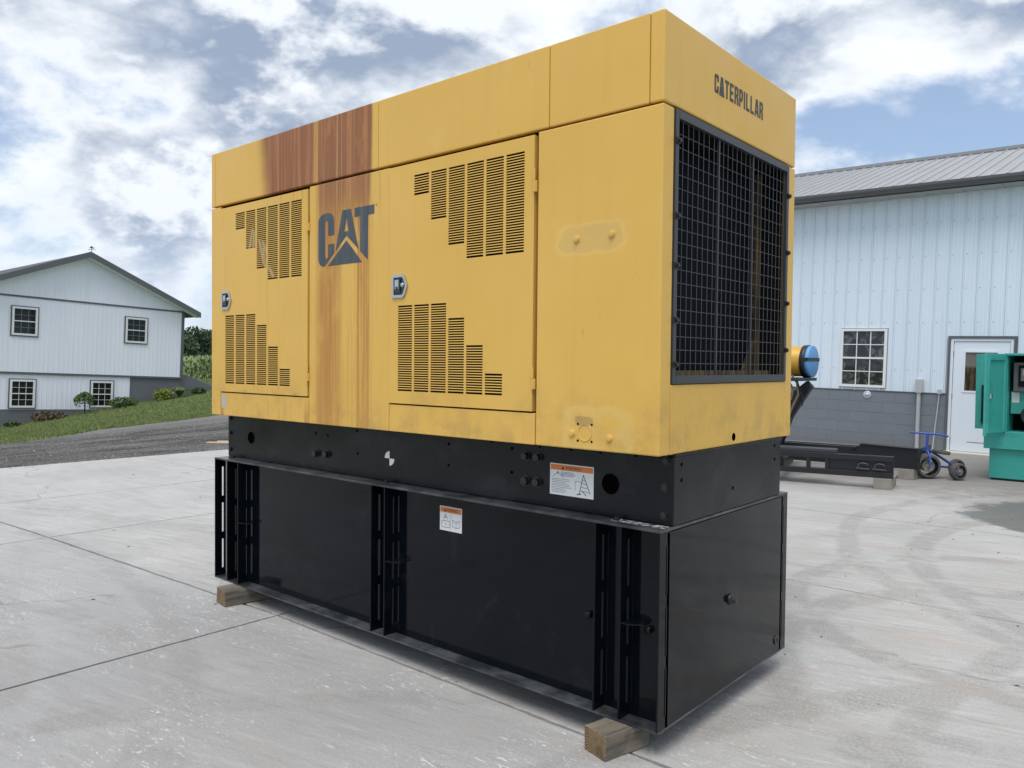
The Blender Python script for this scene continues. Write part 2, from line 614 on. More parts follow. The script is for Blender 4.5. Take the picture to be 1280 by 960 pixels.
mb = MB()
for i in range(165):
    y = 30 + i * 1.6 + rg.uniform(-1.5, 1.5)
    x = -200 + rg.uniform(-14, 10)
    z = tz(x, y)
    H = rg.uniform(8.9, 10.0)
    mb.tube([(x, y, z), (x, y, z + H * .6)], .22, 5, 1, False, .1)
    for k in range(9):
        cx, cy, cz = x + rg.gauss(0, 1.5), y + rg.gauss(0, 1.5), z + H * rg.uniform(.10, .86)
        rr = rg.uniform(1.3, 2.3)
        for q in range(60):
            dv = Vector((rg.gauss(0, 1), rg.gauss(0, 1), rg.gauss(0, 1))).normalized() * rr * rg.uniform(.6, 1.05)
            leaf(mb, (cx + dv.x, cy + dv.y, cz + dv.z * .8), rg.uniform(.35, .75), rg)
struct(mb.build('tree_line', [m_far, m_bark]), 'stuff')

# ================================================================== MAIN GENERATOR
L, W = 3.474, 1.364
ZB, ZS, ZT = 1.233, 2.631, 2.994      # enclosure bottom, hood seam, top

# yellow paint, sun-bleached, with rust runs in places of their own
m_yel, nt, b = mat('yellow_paint', (.62, .38, .10), .42, spec=.4)
p = nt.objc()
px, py, pz = nt.xyz(p)
base = nt.mix(nt.sm(nt.noise(p, 1.1, 4, .55), .3, .7), (.695, .428, .088), (.740, .460, .106))
base = nt.mix(nt.sm(nt.noise(nt.vm('MULTIPLY', p, (6, 6, .5)), 2.2, 5, .6), .50, .75, 0, .22), base, (.57, .345, .080))
base = nt.mix(nt.sm(nt.noise(nt.vm('ADD', p, (5, 2, 8)), 3.2, 5, .7), .58, .74, 0, .30), base, (.76, .53, .17))
sc_ = nt.noise(nt.vm('MULTIPLY', p, (14, 14, 3)), 1.6, 4, .75, .8)
base = nt.mix(nt.sm(sc_, .665, .70, 0, .5), base, (.50, .31, .09))
# grime low on the panels
gr = nt.m('MULTIPLY', nt.sm(pz, 1.24, 1.62, .55, 0), nt.sm(nt.noise(p, 6, 6, .7), .42, .68))
base = nt.mix(gr, base, (.42, .27, .09))
# little chips
ch = nt.voro(p, 6.5)
base = nt.mix(nt.m('MULTIPLY', nt.sm(ch, .018, .03, 1, 0), nt.sm(nt.noise(p, 1.7, 2), .52, .6)), base, (.20, .12, .06))
side = nt.sm(py, .02, .05, 1, 0)
str1 = nt.noise(nt.vm('MULTIPLY', p, (60, 8, .9)), 1.0, 5, .7)
str2 = nt.noise(nt.vm('MULTIPLY', p, (16, 2, .35)), 1.0, 4, .6)
blot = nt.noise(nt.vm('MULTIPLY', p, (5, 5, 3)), 1.0, 5, .68)
# --- hood rust (purple brown), only on the long side between two drains
wob = nt.m('MULTIPLY', nt.m('SUBTRACT', nt.noise(nt.comb(0, 0, pz), 5, 4), .5), .05)
lx = nt.m('ADD', nt.m('ADD', px, wob), nt.m('MULTIPLY', nt.sm(pz, 2.6, 3.0), .05))
hood = nt.m('MULTIPLY', nt.m('MULTIPLY', nt.sm(nt.m('ADD', lx, nt.m('MULTIPLY', str2, .06)), -2.86, -2.70), nt.sm(nt.m('ADD', px, nt.m('MULTIPLY', nt.m('SUBTRACT', blot, .5), .05)), -1.795, -1.765, 1, 0)), nt.sm(pz, 2.632, 2.636))
streak = nt.m('ADD', nt.m('MULTIPLY', str1, .5), nt.m('MULTIPLY', str2, .5))
seamgap = nt.win(px, -2.31, -2.262, .008)
hr = nt.m('MULTIPLY', nt.m('MULTIPLY', hood, nt.sm(blot, .28, .44, .80, 1.0)), nt.m('SUBTRACT', nt.sm(streak, .33, .50, .72, 1.0), nt.m('MULTIPLY', seamgap, .45)))
rcol = nt.mix(nt.sm(streak, .36, .64), (.19, .068, .040), (.43, .19, .085))
rcol = nt.mix(nt.sm(nt.noise(nt.vm('MULTIPLY', p, (110, 5, .5)), 1.0, 3, .6), .57, .68, 0, .75), rcol, (.52, .33, .16))
# --- centre panel: top rust fades out, two bands run to the bottom
top = nt.m('MULTIPLY', nt.win(px, -2.262, -1.79, .02), nt.sm(nt.m('ADD', pz, nt.m('MULTIPLY', str2, .6)), 2.42, 2.84))
top = nt.m('MULTIPLY', top, nt.sm(pz, 2.626, 2.63, 1, 0))
bandA = nt.m('MULTIPLY', nt.win(px, -2.275, -2.045, .03), nt.sm(str2, .36, .52, .35, 1))
bandA2 = nt.m('MULTIPLY', nt.win(px, -2.19, -2.05, .03), .35)
bandB = nt.m('MULTIPLY', nt.win(px, -1.905, -1.795, .02), nt.sm(str1, .36, .56, .25, 1))
lowf = nt.m('MULTIPLY', nt.sm(pz, 2.626, 2.63, 1, 0), nt.sm(pz, 1.23, 2.0, .85, 1.0))
bands = nt.m('MULTIPLY', nt.m('MAXIMUM', nt.m('ADD', bandA, bandA2, clamp=True), bandB), lowf)
bands = nt.m('MULTIPLY', nt.m('MULTIPLY', bands, nt.sm(str1, .34, .56, .42, 1.0)), nt.sm(blot, .30, .5, .6, 1.0))
faint = nt.m('MULTIPLY', nt.m('MULTIPLY', nt.win(px, -2.33, -1.70, .03), nt.sm(str1, .52, .64, 0, .45)), nt.sm(pz, 2.626, 2.63, 1, 0))
bcol = nt.mix(nt.sm(streak, .34, .62), (.34, .135, .036), (.52, .25, .066))
ccol = nt.mix(nt.sm(pz, 2.2, 2.6), bcol, rcol)
# thin rust lines between the left door's slot columns, and drips off the hood edge
l1 = nt.m('MAXIMUM', nt.win(px, -2.7865, -2.7825, .002), nt.win(px, -2.6625, -2.6585, .002))
l1 = nt.m('MAXIMUM', l1, nt.m('MULTIPLY', nt.win(px, -2.538, -2.534, .002), .6))
l1 = nt.m('MULTIPLY', nt.m('MULTIPLY', l1, nt.sm(pz, 2.6, 2.605, .7, 0)), nt.sm(nt.noise(nt.vm('MULTIPLY', p, (1, 1, 3)), 1.0, 3), .3, .6))
drip = nt.m('MULTIPLY', nt.m('MULTIPLY', nt.win(px, -2.80, -2.36, .03), nt.sm(str1, .54, .64)), nt.m('MULTIPLY', nt.sm(pz, 2.42, 2.62, 0, .65), nt.sm(pz, 2.626, 2.63, 1, 0)))
low2 = nt.m('MULTIPLY', nt.m('MAXIMUM', nt.win(px, -2.395, -2.352, .01), nt.win(px, -3.355, -3.315, .012)), nt.sm(pz, 1.24, 1.40, .75, 0))
# broken rust-toned spots along the door's bottom seam
dots = nt.m('MULTIPLY', nt.m('MULTIPLY', nt.win(px, -3.34, -2.36, .01), nt.win(pz, 1.385, 1.41, .012)), nt.sm(nt.noise(nt.vm('MULTIPLY', p, (9, 1, 5)), 1.0, 4, .6), .55, .68, 0, .7))
msk = nt.m('MULTIPLY', side, nt.m('MAXIMUM', nt.m('MAXIMUM', hr, nt.m('MULTIPLY', top, .85)), nt.m('MAXIMUM', bands, nt.m('MAXIMUM', faint, nt.m('MAXIMUM', nt.m('MAXIMUM', l1, dots), nt.m('MAXIMUM', drip, low2))))))
base = nt.mix(msk, base, nt.mix(nt.sm(pz, 2.631, 2.634), ccol, rcol))
# --- lighter ghosts where lamps and a plate were taken off
def blob(cx, cz, rx, rz):
    dd = nt.m('ADD', nt.m('POWER', nt.m('DIVIDE', nt.m('SUBTRACT', px, cx), rx), 4), nt.m('POWER', nt.m('DIVIDE', nt.m('SUBTRACT', pz, cz), rz), 4))
    dd = nt.m('ADD', dd, nt.m('MULTIPLY', nt.m('SUBTRACT', nt.noise(p, 11, 4, .6), .5), 2.6))
    return dd
dd = blob(-.34, 2.13, .17, .065)
ring = nt.m('MULTIPLY', nt.win(dd, .45, 1.25, .45), side)
base = nt.mix(nt.m('MULTIPLY', ring, .36), base, (.76, .54, .19))
base = nt.mix(nt.m('MULTIPLY', nt.m('MULTIPLY', nt.sm(dd, .5, .7, 1, 0), side), .5), base, (.60, .42, .15))
dd2 = blob(-.30, 1.315, .17, .10)
base = nt.mix(nt.m('MULTIPLY', nt.m('MULTIPLY', nt.win(dd2, .25, 1.3, .5), side), .38), base, (.74, .54, .20))
dd3 = blob(-.362, 1.355, .05, .02)
base = nt.mix(nt.m('MULTIPLY', nt.m('MULTIPLY', nt.sm(dd3, .5, 1.3, 1, 0), side), .6), base, (.30, .21, .09))
nt.put(b.inputs['Base Color'], base)
nt.put(b.inputs['Roughness'], nt.m('ADD', nt.sm(nt.noise(p, 3.5, 4), .3, .7, .36, .52), nt.m('MULTIPLY', msk, .3)))
nt.put(b.inputs['Normal'], nt.bump(nt.noise(p, 1.6, 2, .5), .5, .02))

# black enamel
m_blk, nt, b = mat('black_enamel', (.008, .010, .012), .1, spec=.24)
p = nt.objc()
nt.put(b.inputs['Base Color'], nt.mix(nt.sm(nt.noise(nt.vm('MULTIPLY', p, (1, 1, .6)), 4.5, 5, .7, .6), .56, .74, 0, .8), (.0022, .0042, .0070), (.012, .015, .018)))
nt.put(b.inputs['Roughness'], nt.sm(nt.noise(p, 2.2, 3, .65), .3, .7, .05, .14))
nt.put(b.inputs['Normal'], nt.bump(nt.noise(p, 1.8, 3, .5), .12, .02))
# dusty black of the base rail
m_rail, nt, b = mat('dusty_black_paint', (.012, .014, .016), .35, spec=.3)
p = nt.objc()
dust = nt.sm(nt.noise(nt.vm('MULTIPLY', p, (1, 1, 1.6)), 2.6, 5, .6, .4), .48, .74, 0, .75)
nt.put(b.inputs['Base Color'], nt.mix(dust, (.004, .005, .008), (.022, .025, .030)))
nt.put(b.inputs['Roughness'], nt.sm(nt.noise(p, 3, 3), .3, .7, .18, .34))
m_dark = mat('dark_interior', (.010, .009, .009), .9, spec=.1)[0]
m_bolt = mat('black_bolt', (.015, .015, .017), .35)[0]
m_hole = mat('hole_shadow', (.002, .002, .002), 1, spec=0)[0]
m_chrome, nt, b = mat('latch_steel', (.55, .57, .58), .28, metal=1)
m_latch_in = mat('latch_recess', (.06, .075, .085), .35, metal=.6)[0]
m_logo, nt, b = mat('logo_vinyl', (.055, .07, .085), .5)
nt.put(b.inputs['Base Color'], nt.mix(nt.sm(nt.noise(nt.vm('MULTIPLY', nt.objc(), (25, 1, 3)), 1.0, 5, .65), .4, .7), (.048, .062, .078), (.105, .115, .125)))
m_text, nt, b = mat('front_lettering', (.062, .058, .055), .55)
m_screen = mat('screen_grey_paint', (.042, .046, .052), .42)[0]
m_wire = mat('guard_wire_steel', (.09, .10, .115), .4, metal=.3)[0]
m_core, nt, b = mat('radiator_core', (.003, .004, .007), .7, spec=.12)
p = nt.objc()
nt.put(b.inputs['Normal'], nt.bump(nt.m('SINE', nt.m('MULTIPLY', nt.xyz(p)[1], 700)), .5, .004))
m_shaded_dirty, nt, b = mat('shaded_dirty_yellow', (.2, .13, .05), .6)
nt.put(b.inputs['Base Color'], nt.mix(nt.sm(nt.noise(nt.vm('MULTIPLY', nt.objc(), (8, 30, 2)), 1.0, 4, .65), .38, .62), (.022, .017, .012), (.16, .10, .035)))  # streaky dirty yellow, darkened further for the shade of the radiator recess
m_white, nt, b = mat('label_white', (.72, .74, .73), .4)
m_orange, nt, b = mat('label_orange', (.62, .19, .035), .4)
m_ink = mat('label_ink', (.03, .03, .035), .5)[0]
m_inkb = mat('label_blue_ink', (.16, .22, .30), .5)[0]
m_sticker, nt, b = mat('faded_sticker', (.42, .44, .44), .6)
nt.put(b.inputs['Base Color'], nt.mix(nt.noise(nt.objc(), 90, 3, .7), (.25, .27, .28), (.60, .62, .62)))
m_foam = mat('torn_insulation', (.42, .41, .38), .95)[0]

m_flange, nt, b = mat('dusty_sheen_flange_paint', (.03, .034, .038), .28, spec=.5)  # paler colour holds painted sky sheen as well as dust
nt.put(b.inputs['Base Color'], nt.mix(nt.sm(nt.noise(nt.objc(), 6, 4, .65), .35, .7), (.018, .021, .025), (.075, .082, .09)))

gen = thing('generator_set', 'weathered yellow generator enclosure with rust streaks on a glossy black base tank', 'generator', (-L / 2, W / 2, .108), world=True)


def bx(name, m_, x0, x1, y0, y1, z0, z1, parent=gen, bevel=.004):
    mb = MB()
    mb.box(x0, x1, y0, y1, z0, z1)
    return mb.build(name, m_, parent, bevel)


# ---- hood band panels (side), front plate, roof
for x0, x1 in [(-3.474, -3.4275), (-3.4245, -1.7295), (-1.7265, -.5725), (-.5685, -.0675)]:
    bx('hood_panel', m_yel, x0, x1, 0, .035, ZS + .006, ZT, bevel=.005)
bx('hood_drip_strip', m_yel, -2.2655, -2.2595, -.0025, .01, ZS + .008, ZT - .004, bevel=.001)
mb = MB()   # corner hood piece wraps onto the front
mb.prism([(-.0645, 0), (0, 0), (0, W), (-.04, W), (-.04, .035), (-.0645, .035)], lambda a, c: (a, c, ZS + .006), lambda a, c: (a, c, ZT))
mb.build('hood_front', m_yel, gen, .006, fix=True)
bx('roof', m_yel, -L + .004, -.0415, .0365, W - .0365, ZT - .06, ZT - .003)
bx('hood_panel', m_yel, -L, -.0415, W - .035, W, ZS + .006, ZT - .001)
bx('rear_panel', m_yel, -L, -L + .034, .036, W - .036, ZB, ZT - .002)
bx('rear_side_panel', m_yel, -L + .001, -.0425, W - .034, W - .001, ZB, ZS - .003)
# added black box inside, blocking light behind the seams and slots
bx('light_blocker', m_dark, -3.42, -.20, .075, W - .06, ZB + .01, ZT - .07, bevel=0)
bx('light_blocker', m_dark, -3.43, -.045, .040, .05, ZS - .012, ZS + .03, bevel=0)

# ---- side posts and fixed panels
bx('side_post', m_yel, -L, -3.3575, .0, .035, ZB, ZS - .004)
bx('centre_panel', m_yel, -2.3475, -1.6315, 0, .035, ZB, ZS - .008)
bx('lower_panel', m_yel, -3.3535, -2.3525, 0, .03, ZB, 1.3845)
bx('lower_panel', m_yel, -1.6275, -.6345, 0, .03, ZB, 1.3755)
mb = MB()
mb.prism([(-.6295, 0), (0, 0), (0, .087), (-.035, .087), (-.035, .036), (-.6295, .036)], lambda a, c: (a, c, ZB), lambda a, c: (a, c, ZS - .003))
mb.build('corner_panel', m_yel, gen, .006, fix=True)
mb = MB()
mb.prism([(-.04, W), (0, W), (0, 1.277), (-.035, 1.277), (-.035, 1.31), (-.04, 1.31)], lambda a, c: (a, c, ZB), lambda a, c: (a, c, ZS - .003))
mb.build('corner_post', m_yel, gen, .005, fix=True)
for x0, x1 in [(-3.3575, -3.3535), (-2.3525, -2.3475), (-1.6315, -1.6275), (-.6345, -.6295)]:
    bx('seam_backing', m_dark, x0 - .012, x1 + .012, .037, .042, ZB + .004, ZS - .01, bevel=0)
bx('seam_backing', m_dark, -3.35, -2.355, .037, .042, 1.37, 1.405, bevel=0)
bx('seam_backing', m_dark, -1.625, -.636, .037, .042, 1.36, 1.395, bevel=0)


# ---- doors with slot banks
def plate(x0, x1, z0, z1, holes, y, t):
    xs = sorted({x0, x1, *[h[0] for h in holes], *[h[1] for h in holes]})
    zs = sorted({z0, z1, *[h[2] for h in holes], *[h[3] for h in holes]})
    bm = bmesh.new()
    vv = {}

    def gv(i, j):
        if (i, j) not in vv:
            vv[i, j] = bm.verts.new((xs[i], y, zs[j]))
        return vv[i, j]
    for i in range(len(xs) - 1):
        for j in range(len(zs) - 1):
            cx, cz = (xs[i] + xs[i + 1]) / 2, (zs[j] + zs[j + 1]) / 2
            if any(h[0] < cx < h[1] and h[2] < cz < h[3] for h in holes):
                continue
            bm.faces.new([gv(i, j), gv(i + 1, j), gv(i + 1, j + 1), gv(i, j + 1)])
    r_ = bmesh.ops.extrude_face_region(bm, geom=list(bm.faces))
    bmesh.ops.translate(bm, verts=[v for v in r_['geom'] if isinstance(v, bmesh.types.BMVert)], vec=(0, t, 0))
    bmesh.ops.recalc_face_normals(bm, faces=bm.faces)
    me = bpy.data.meshes.new('door')
    bm.to_mesh(me)
    bm.free()
    me.materials.append(m_yel)
    return me


PITCH_S = .01215


def make_door(x0, x1, z0, z1, holes, latch_x, latch_z, hinge_x, hinges, label):
    door = link('door', plate(x0, x1, z0, z1, holes, -.004, .003), gen)
    door['label'] = label
    for (a, c, zb, zt) in holes:
        n = max(2, round((zt - zb) / PITCH_S))
        pt = (zt - zb) / n
        mb = MB()
        for k in range(1, n):
            zc = zb + k * pt
            h = pt * .205
            # pressed louvre blade: outer lip low, sloping in and up
            vs = [(x, y_, z_) for x in (a, c) for (y_, z_) in ((-.0052, zc - h * .9), (-.0046, zc + h), (-.0036, zc + h), (-.0036, zc - h * .8))]
            mb.add(vs, [(0, 4, 5, 1), (1, 5, 6, 2), (2, 6, 7, 3), (3, 7, 4, 0), (0, 1, 2, 3), (7, 6, 5, 4)])
        mb.build('louver_bank', m_yel, door)
    # folded edges give the sheet its depth
    mb = MB()
    for (a, c, e, f) in [(x0 + .0005, x0 + .004, z0, z1), (x1 - .004, x1 - .0005, z0, z1), (x0 + .004, x1 - .004, z0 + .0005, z0 + .004), (x0 + .004, x1 - .004, z1 - .004, z1 - .0005)]:
        mb.box(a, c, -.0008, .026, e, f)
    mb.build('door_fold', m_yel, door)
    # paddle latch
    mb = MB()
    X, Z = latch_x, latch_z
    out = [(0, .002), (0, .120), (.082, .122), (.096, .110), (.118, .062), (.096, .012), (.082, .0)]
    inn = [(.014, .016), (.014, .106), (.078, .108), (.088, .100), (.103, .062), (.088, .022), (.078, .014)]
    n = len(out)
    f = lambda y_: (lambda q: (X + q[0], y_, Z + q[1]))
    vs = [f(-.005)(q) for q in out] + [f(-.013)(q) for q in out] + [f(-.013)(q) for q in inn] + [f(-.002)(q) for q in inn]
    fs = []
    for k in range(n):
        j = (k + 1) % n
        fs += [(k, n + k, n + j, j), (n + k, 2 * n + k, 2 * n + j, n + j), (2 * n + k, 3 * n + k, 3 * n + j, 2 * n + j)]
    mb.add(vs, fs, 0)
    mb.add([f(-.0055)(q) for q in inn], [list(range(n))[::-1]], 1)
    mb.box(X + .02, X + .062, -.012, -.006, Z + .028, Z + .098, 1)
    mb.box(X + .026, X + .056, -.016, -.012, Z + .045, Z + .094, 0)
    mb.lathe((X + .080, -.006, Z + .066), (0, -1, 0), [(0, .012), (.008, .012), (.009, .009), (.009, 0)], 12, 0)
    mb.lathe((X + .042, -.0165, Z + .052), (0, -1, 0), [(0, .008), (.002, .008), (.002, 0)], 10, 1)
    mb.build('latch', [m_chrome, m_latch_in], door)
    for (hb, ht) in hinges:
        mb = MB()
        mid = (hb + ht) / 2
        mb.box(hinge_x - .010, hinge_x + .004, -.012, -.0045, mid + .001, ht)
        mb.tube([(hinge_x, -.010, hb), (hinge_x, -.010, mid - .001)], .0065, 8)
        mb.box(hinge_x, hinge_x + .012, -.010, -.0005, hb, mid - .001)
        mb.build('hinge', m_yel, door, .001)
    return door


upR = [(-1.437 + .1247 * i, -1.437 + .1247 * i + .109, zb, 2.555) for i, zb in enumerate((2.452, 2.315, 2.177, 2.102, 2.102, 2.102))]
loR = [(-1.556 + .1238 * i, -1.556 + .1238 * i + .109, 1.449, zt) for i, zt in enumerate((1.894, 1.894, 1.894, 1.818, 1.684, 1.55))]
upL = [(-3.159 + .1258 * i, -3.159 + .1258 * i + .110, zb, 2.560) for i, zb in enumerate((2.455, 2.319, 2.183, 2.107, 2.107, 2.107))]
loL = [(-3.288 + .1274 * i, -3.288 + .1274 * i + .110, 1.448, zt) for i, zt in enumerate((1.898, 1.898, 1.898, 1.826, 1.689, 1.552))]
door_r = make_door(-1.6275, -.6475, 1.3835, 2.618, upR + loR, -1.597, 1.934, -.6425, [(1.484, 1.581), (2.363, 2.467)], 'yellow side door with stepped slots next to the blank corner panel')
door_l = make_door(-3.3535, -2.3595, 1.3925, 2.612, upL + loL, -3.326, 1.938, -2.3535, [(1.483, 1.582), (2.365, 2.463)], 'yellow side door at the rusty end with torn lining behind its slots')
# torn lining behind the left door's slots
mb = MB()
for (x, z, a, l) in [(-2.985, 2.38, 1.25, .13), (-2.955, 2.345, 1.45, .16), (-2.865, 2.29, 1.9, .17), (-2.83, 2.24, 1.75, .15), (-2.82, 2.30, 2.1, .12), (-2.76, 2.16, 2.2, .09)]:
    ca, sa = math.cos(a) * l / 2, math.sin(a) * l / 2
    nx, nz_ = -math.sin(a) * .011, math.cos(a) * .011
    for q in ((-1, 1),):
        mb.prism([(x - ca - nx, z - sa - nz_), (x + ca - nx * .4, z + sa - nz_ * .4), (x + ca + nx, z + sa + nz_), (x - ca + nx, z - sa + nz_)], lambda u, v: (u, .003, v), lambda u, v: (u, .010, v))
mb.build('torn_lining', m_foam, door_l, fix=True)

# ---- bolts and marks on the corner panel
for i, (x, z, r_) in enumerate([(-.413, 2.132, .013), (-.234, 2.137, .013), (-.426, 1.30, .013), (-.233, 1.291, .013)]):
    mb = MB()
    mb.lathe((x, 0, z), (0, -1, 0), [(0, r_ * 1.35), (.003, r_ * 1.35), (.004, r_), (.010, r_ * .95), (.011, r_ * .55), (.011, 0)], 12, 0, False)
    mb.build('bolt', m_yel, gen)
mb = MB()
mb.lathe((-.359, 0, 1.306), (0, -1, 0), [(0, .037), (.003, .037), (.0032, .033), (.0008, .032), (.0008, 0)], 24, 0, False)
for sx in (-1, 1):
    for sz in (-1, 1):
        mb.lathe((-.359 + sx * .036, 0, 1.306 + sz * .036), (0, -1, 0), [(0, .005), (.002, .005), (.002, 0)], 8, 1)
mb.build('blank_cover', [m_yel, m_hole], gen)
bx('faded_sticker', m_sticker, -3.335, -3.285, -.0015, 0, 1.283, 1.366, bevel=0)

# ---- big logo on the centre panel
LX0, LX1, LZ0, LZ1 = -2.260, -1.757, 2.146, 2.448


def lg(u, v, y_):
    return (LX0 + (LX1 - LX0) * u, y_, LZ0 + (LZ1 - LZ0) * v)


def rounded(pts):
    return pts


polyC = [(.30, .57), (.30, .84), (.292, .90), (.27, .95), (.235, .985), (.19, 1.0), (.115, 1.0), (.07, .985), (.035, .95), (.008, .90), (0, .84), (0, .16), (.008, .10), (.03, .05), (.06, .018), (.10, .0), (.125, 0), (.30, .235), (.30, .41), (.188, .41), (.188, .19), (.180, .155), (.16, .14), (.142, .155), (.134, .19), (.134, .81), (.142, .85), (.16, .862), (.180, .85), (.188, .81), (.188, .57)]
polyA1 = [(.445, 1.0), (.5225, 1.0), (.5225, .86), (.487, .60), (.5225, .60), (.5225, .525), (.325, .255)]
polyA2 = [(.5225, 1.0), (.60, 1.0), (.735, .245), (.5225, .525), (.5225, .60), (.558, .60), (.5225, .86)]
polyTri = [(.185, 0), (.80, 0), (.5225, .435)]
polyT1 = [(.665, 1.0), (.665, .835), (1.0, .835), (1.0, 1.0)]
polyT2 = [(.760, .835), (.760, .205), (.895, .03), (.895, .835)]
mb = MB()
for pl in (polyC, polyA1, polyA2, polyTri, polyT1, polyT2):
    mb.prism(pl, lambda u, v: lg(u, v, -.0012), lambda u, v: lg(u, v, 0.001))
mb.lathe(lg(1.035, .985, 0), (0, -1, 0), [(0, .006), (.001, .006), (.001, .004), (.0005, .004)], 10)
mb.build('brand_logo', m_logo, gen, fix=True)

# ---- front lettering, block capitals
TW, TH = .0392, .080
pitch_t = (.940 - .429 - TW) / 10


def stroke(mb, a, c, wd, fn, k):
    (x0, z0), (x1, z1) = a, c
    dx_, dz_ = x1 - x0, z1 - z0
    l = math.hypot(dx_, dz_)
    nx, nz_ = -dz_ / l * wd / 2, dx_ / l * wd / 2
    pl = [(x0 - nx, z0 - nz_), (x1 - nx, z1 - nz_), (x1 + nx, z1 + nz_), (x0 + nx, z0 + nz_)]
    mb.prism(pl, lambda u, v: fn(u, v, .0012 + k * .00015), lambda u, v: fn(u, v, 0))


s_ = .35 / 2      # half stroke in cell widths (cell = 1 wide, 2.04 high)
HH = TH / TW
GL = {
    'C': [((s_, 0 + .25), (s_, HH - .25)), ((.18, HH - s_), (.82, HH - s_)), ((1 - s_, HH - .22), (1 - s_, HH * .62)), ((.18, s_), (.82, s_)), ((1 - s_, .22), (1 - s_, HH * .38)), ((s_ * .8, HH - .30), (.30, HH - s_ * .9)), ((.70, HH - s_ * .9), (1 - s_ * .8, HH - .30)), ((s_ * .8, .30), (.30, s_ * .9)), ((.70, s_ * .9), (1 - s_ * .8, .30))],
    'A': [((.02 + s_ * .6, 0), (.5 - s_ * .55, HH)), ((.98 - s_ * .6, 0), (.5 + s_ * .55, HH)), ((.2, HH * .27), (.8, HH * .27))],
    'T': [((0, HH - s_), (1, HH - s_)), ((.5, 0), (.5, HH - 2 * s_))],
    'E': [((s_, 0), (s_, HH)), ((2 * s_, HH - s_), (.95, HH - s_)), ((2 * s_, HH * .5), (.86, HH * .5)), ((2 * s_, s_), (.95, s_))],
    'R': [((s_, 0), (s_, HH)), ((2 * s_, HH - s_), (.85, HH - s_)), ((1 - s_, HH - .16), (1 - s_, HH * .56)), ((2 * s_, HH * .48), (.85, HH * .48)), ((1 - s_, 0), (1 - s_, HH * .42))],
    'P': [((s_, 0), (s_, HH)), ((2 * s_, HH - s_), (.85, HH - s_)), ((1 - s_, HH - .16), (1 - s_, HH * .50)), ((2 * s_, HH * .42), (.85, HH * .42))],
    'I': [((.5, 0), (.5, HH))],
    'L': [((s_, 0), (s_, HH)), ((2 * s_, s_), (.95, s_))],
}
mb = MB()
y_cur = .429
widths = {'I': .42, 'A': 1.12}
word = 'CATERPILLAR'
tot = sum(widths.get(ch_, 1) for ch_ in word)
gap = (.511 / TW - tot) / 10
ux = 0
for ch_ in word:
    wch = widths.get(ch_, 1)
    strokes = GL[ch_]
    for k, (a, c) in enumerate(strokes):
        f3 = lambda u, v, o: (o, .429 + (ux + u) * TW, 2.783 + v * TW)
        sx = lambda q: (q[0] * wch, q[1])
        stroke(mb, sx(a), sx(c), 2 * s_, f3, k)
    if ch_ == 'A' and ux < 3:
        mb.prism([((ux - .10), -.02), ((ux + wch + .10), -.02), (ux + wch / 2, HH * .50)], lambda u, v: (.0026, .429 + u * TW, 2.783 + v * TW), lambda u, v: (0, .429 + u * TW, 2.783 + v * TW))
    ux += wch + gap
mb.build('front_lettering', m_text, gen, fix=True)

# ---- radiator opening and guard screen
bx('lower_front_panel', m_yel, -.03, 0, .0895, 1.2745, ZB, 1.518)
mb = MB()
mb.box(-.03, -.170, .0895, .0935, 1.53, ZS - .004, 1)
mb.box(-.17, -.03, 1.272, 1.276, 1.53, ZS - .004, 1)
mb.box(-.17, -.03, .094, 1.272, 1.536, 1.542, 0)
mb.box(-.17, -.03, .094, 1.272, ZS - .03, ZS - .004, 1)
mb.build('radiator_shroud', [m_yel, m_dark], gen, fix=True)
bx('radiator_core', m_core, -.20, -.172, .094, 1.272, 1.53, ZS - .004, bevel=0)
bx('radiator_upright', m_shaded_dirty, -.171, -.135, 1.225, 1.27, 1.545, ZS - .032)
mb = MB()
mb.prism([(1.265, 1.543), (1.08, 1.543), (1.235, 1.74), (1.265, 1.78)], lambda a, c: (-.165, a, c), lambda a, c: (-.150, a, c))
mb.build('gusset', m_shaded_dirty, gen, fix=True)
bx('radiator_ledge', m_shaded_dirty, -.15, -.06, .10, 1.22, 1.5425, 1.574, bevel=.002)
Y0, Y1, Z0, Z1 = .091, 1.275, 1.521, 2.626
mb = MB()
fw_, dpt = .034, .022
mb.box(-.016, .006, Y0, Y0 + .026, Z0, Z1)
mb.box(-.016, .006, Y1 - .026, Y1, Z0, Z1)
mb.box(-.016, .0065, Y0 + .026, Y1 - .026, Z1 - .034, Z1)
mb.box(-.016, .0065, Y0 + .026, Y1 - .026, Z0, Z0 + .034)
screen = mb.build('guard_screen', m_screen, gen, .002)
for y_ in (.494, .853):
    bx('screen_bar', m_screen, -.012, -.002, y_ - .005, y_ + .005, Z0 + .034, Z1 - .034, screen, 0)
wv = MB()
wv.tube([(-.004, 0, Z0 + .03), (-.004, 0, Z1 - .03)], .0016, 5)
wvm = wv.mesh('guard_wire', m_wire)
wh = MB()
wh.tube([(-.0075, Y0 + .02, 0), (-.0075, Y1 - .02, 0)], .0016, 5)
whm = wh.mesh('guard_wire', m_wire)
y_ = Y0 + .026 + .047
while y_ < Y1 - .03:
    if min(abs(y_ - .494), abs(y_ - .853)) > .012:
        o = link('guard_wire', wvm, screen)
        o.location = (0, y_, 0)
        o.rotation_euler = (R(rg.uniform(-.06, .06)), 0, 0)
    y_ += .0464
z_ = Z0 + .034 + .05
while z_ < Z1 - .04:
    o = link('guard_wire', whm, screen)
    o.location = (0, 0, z_)
    z_ += .0548
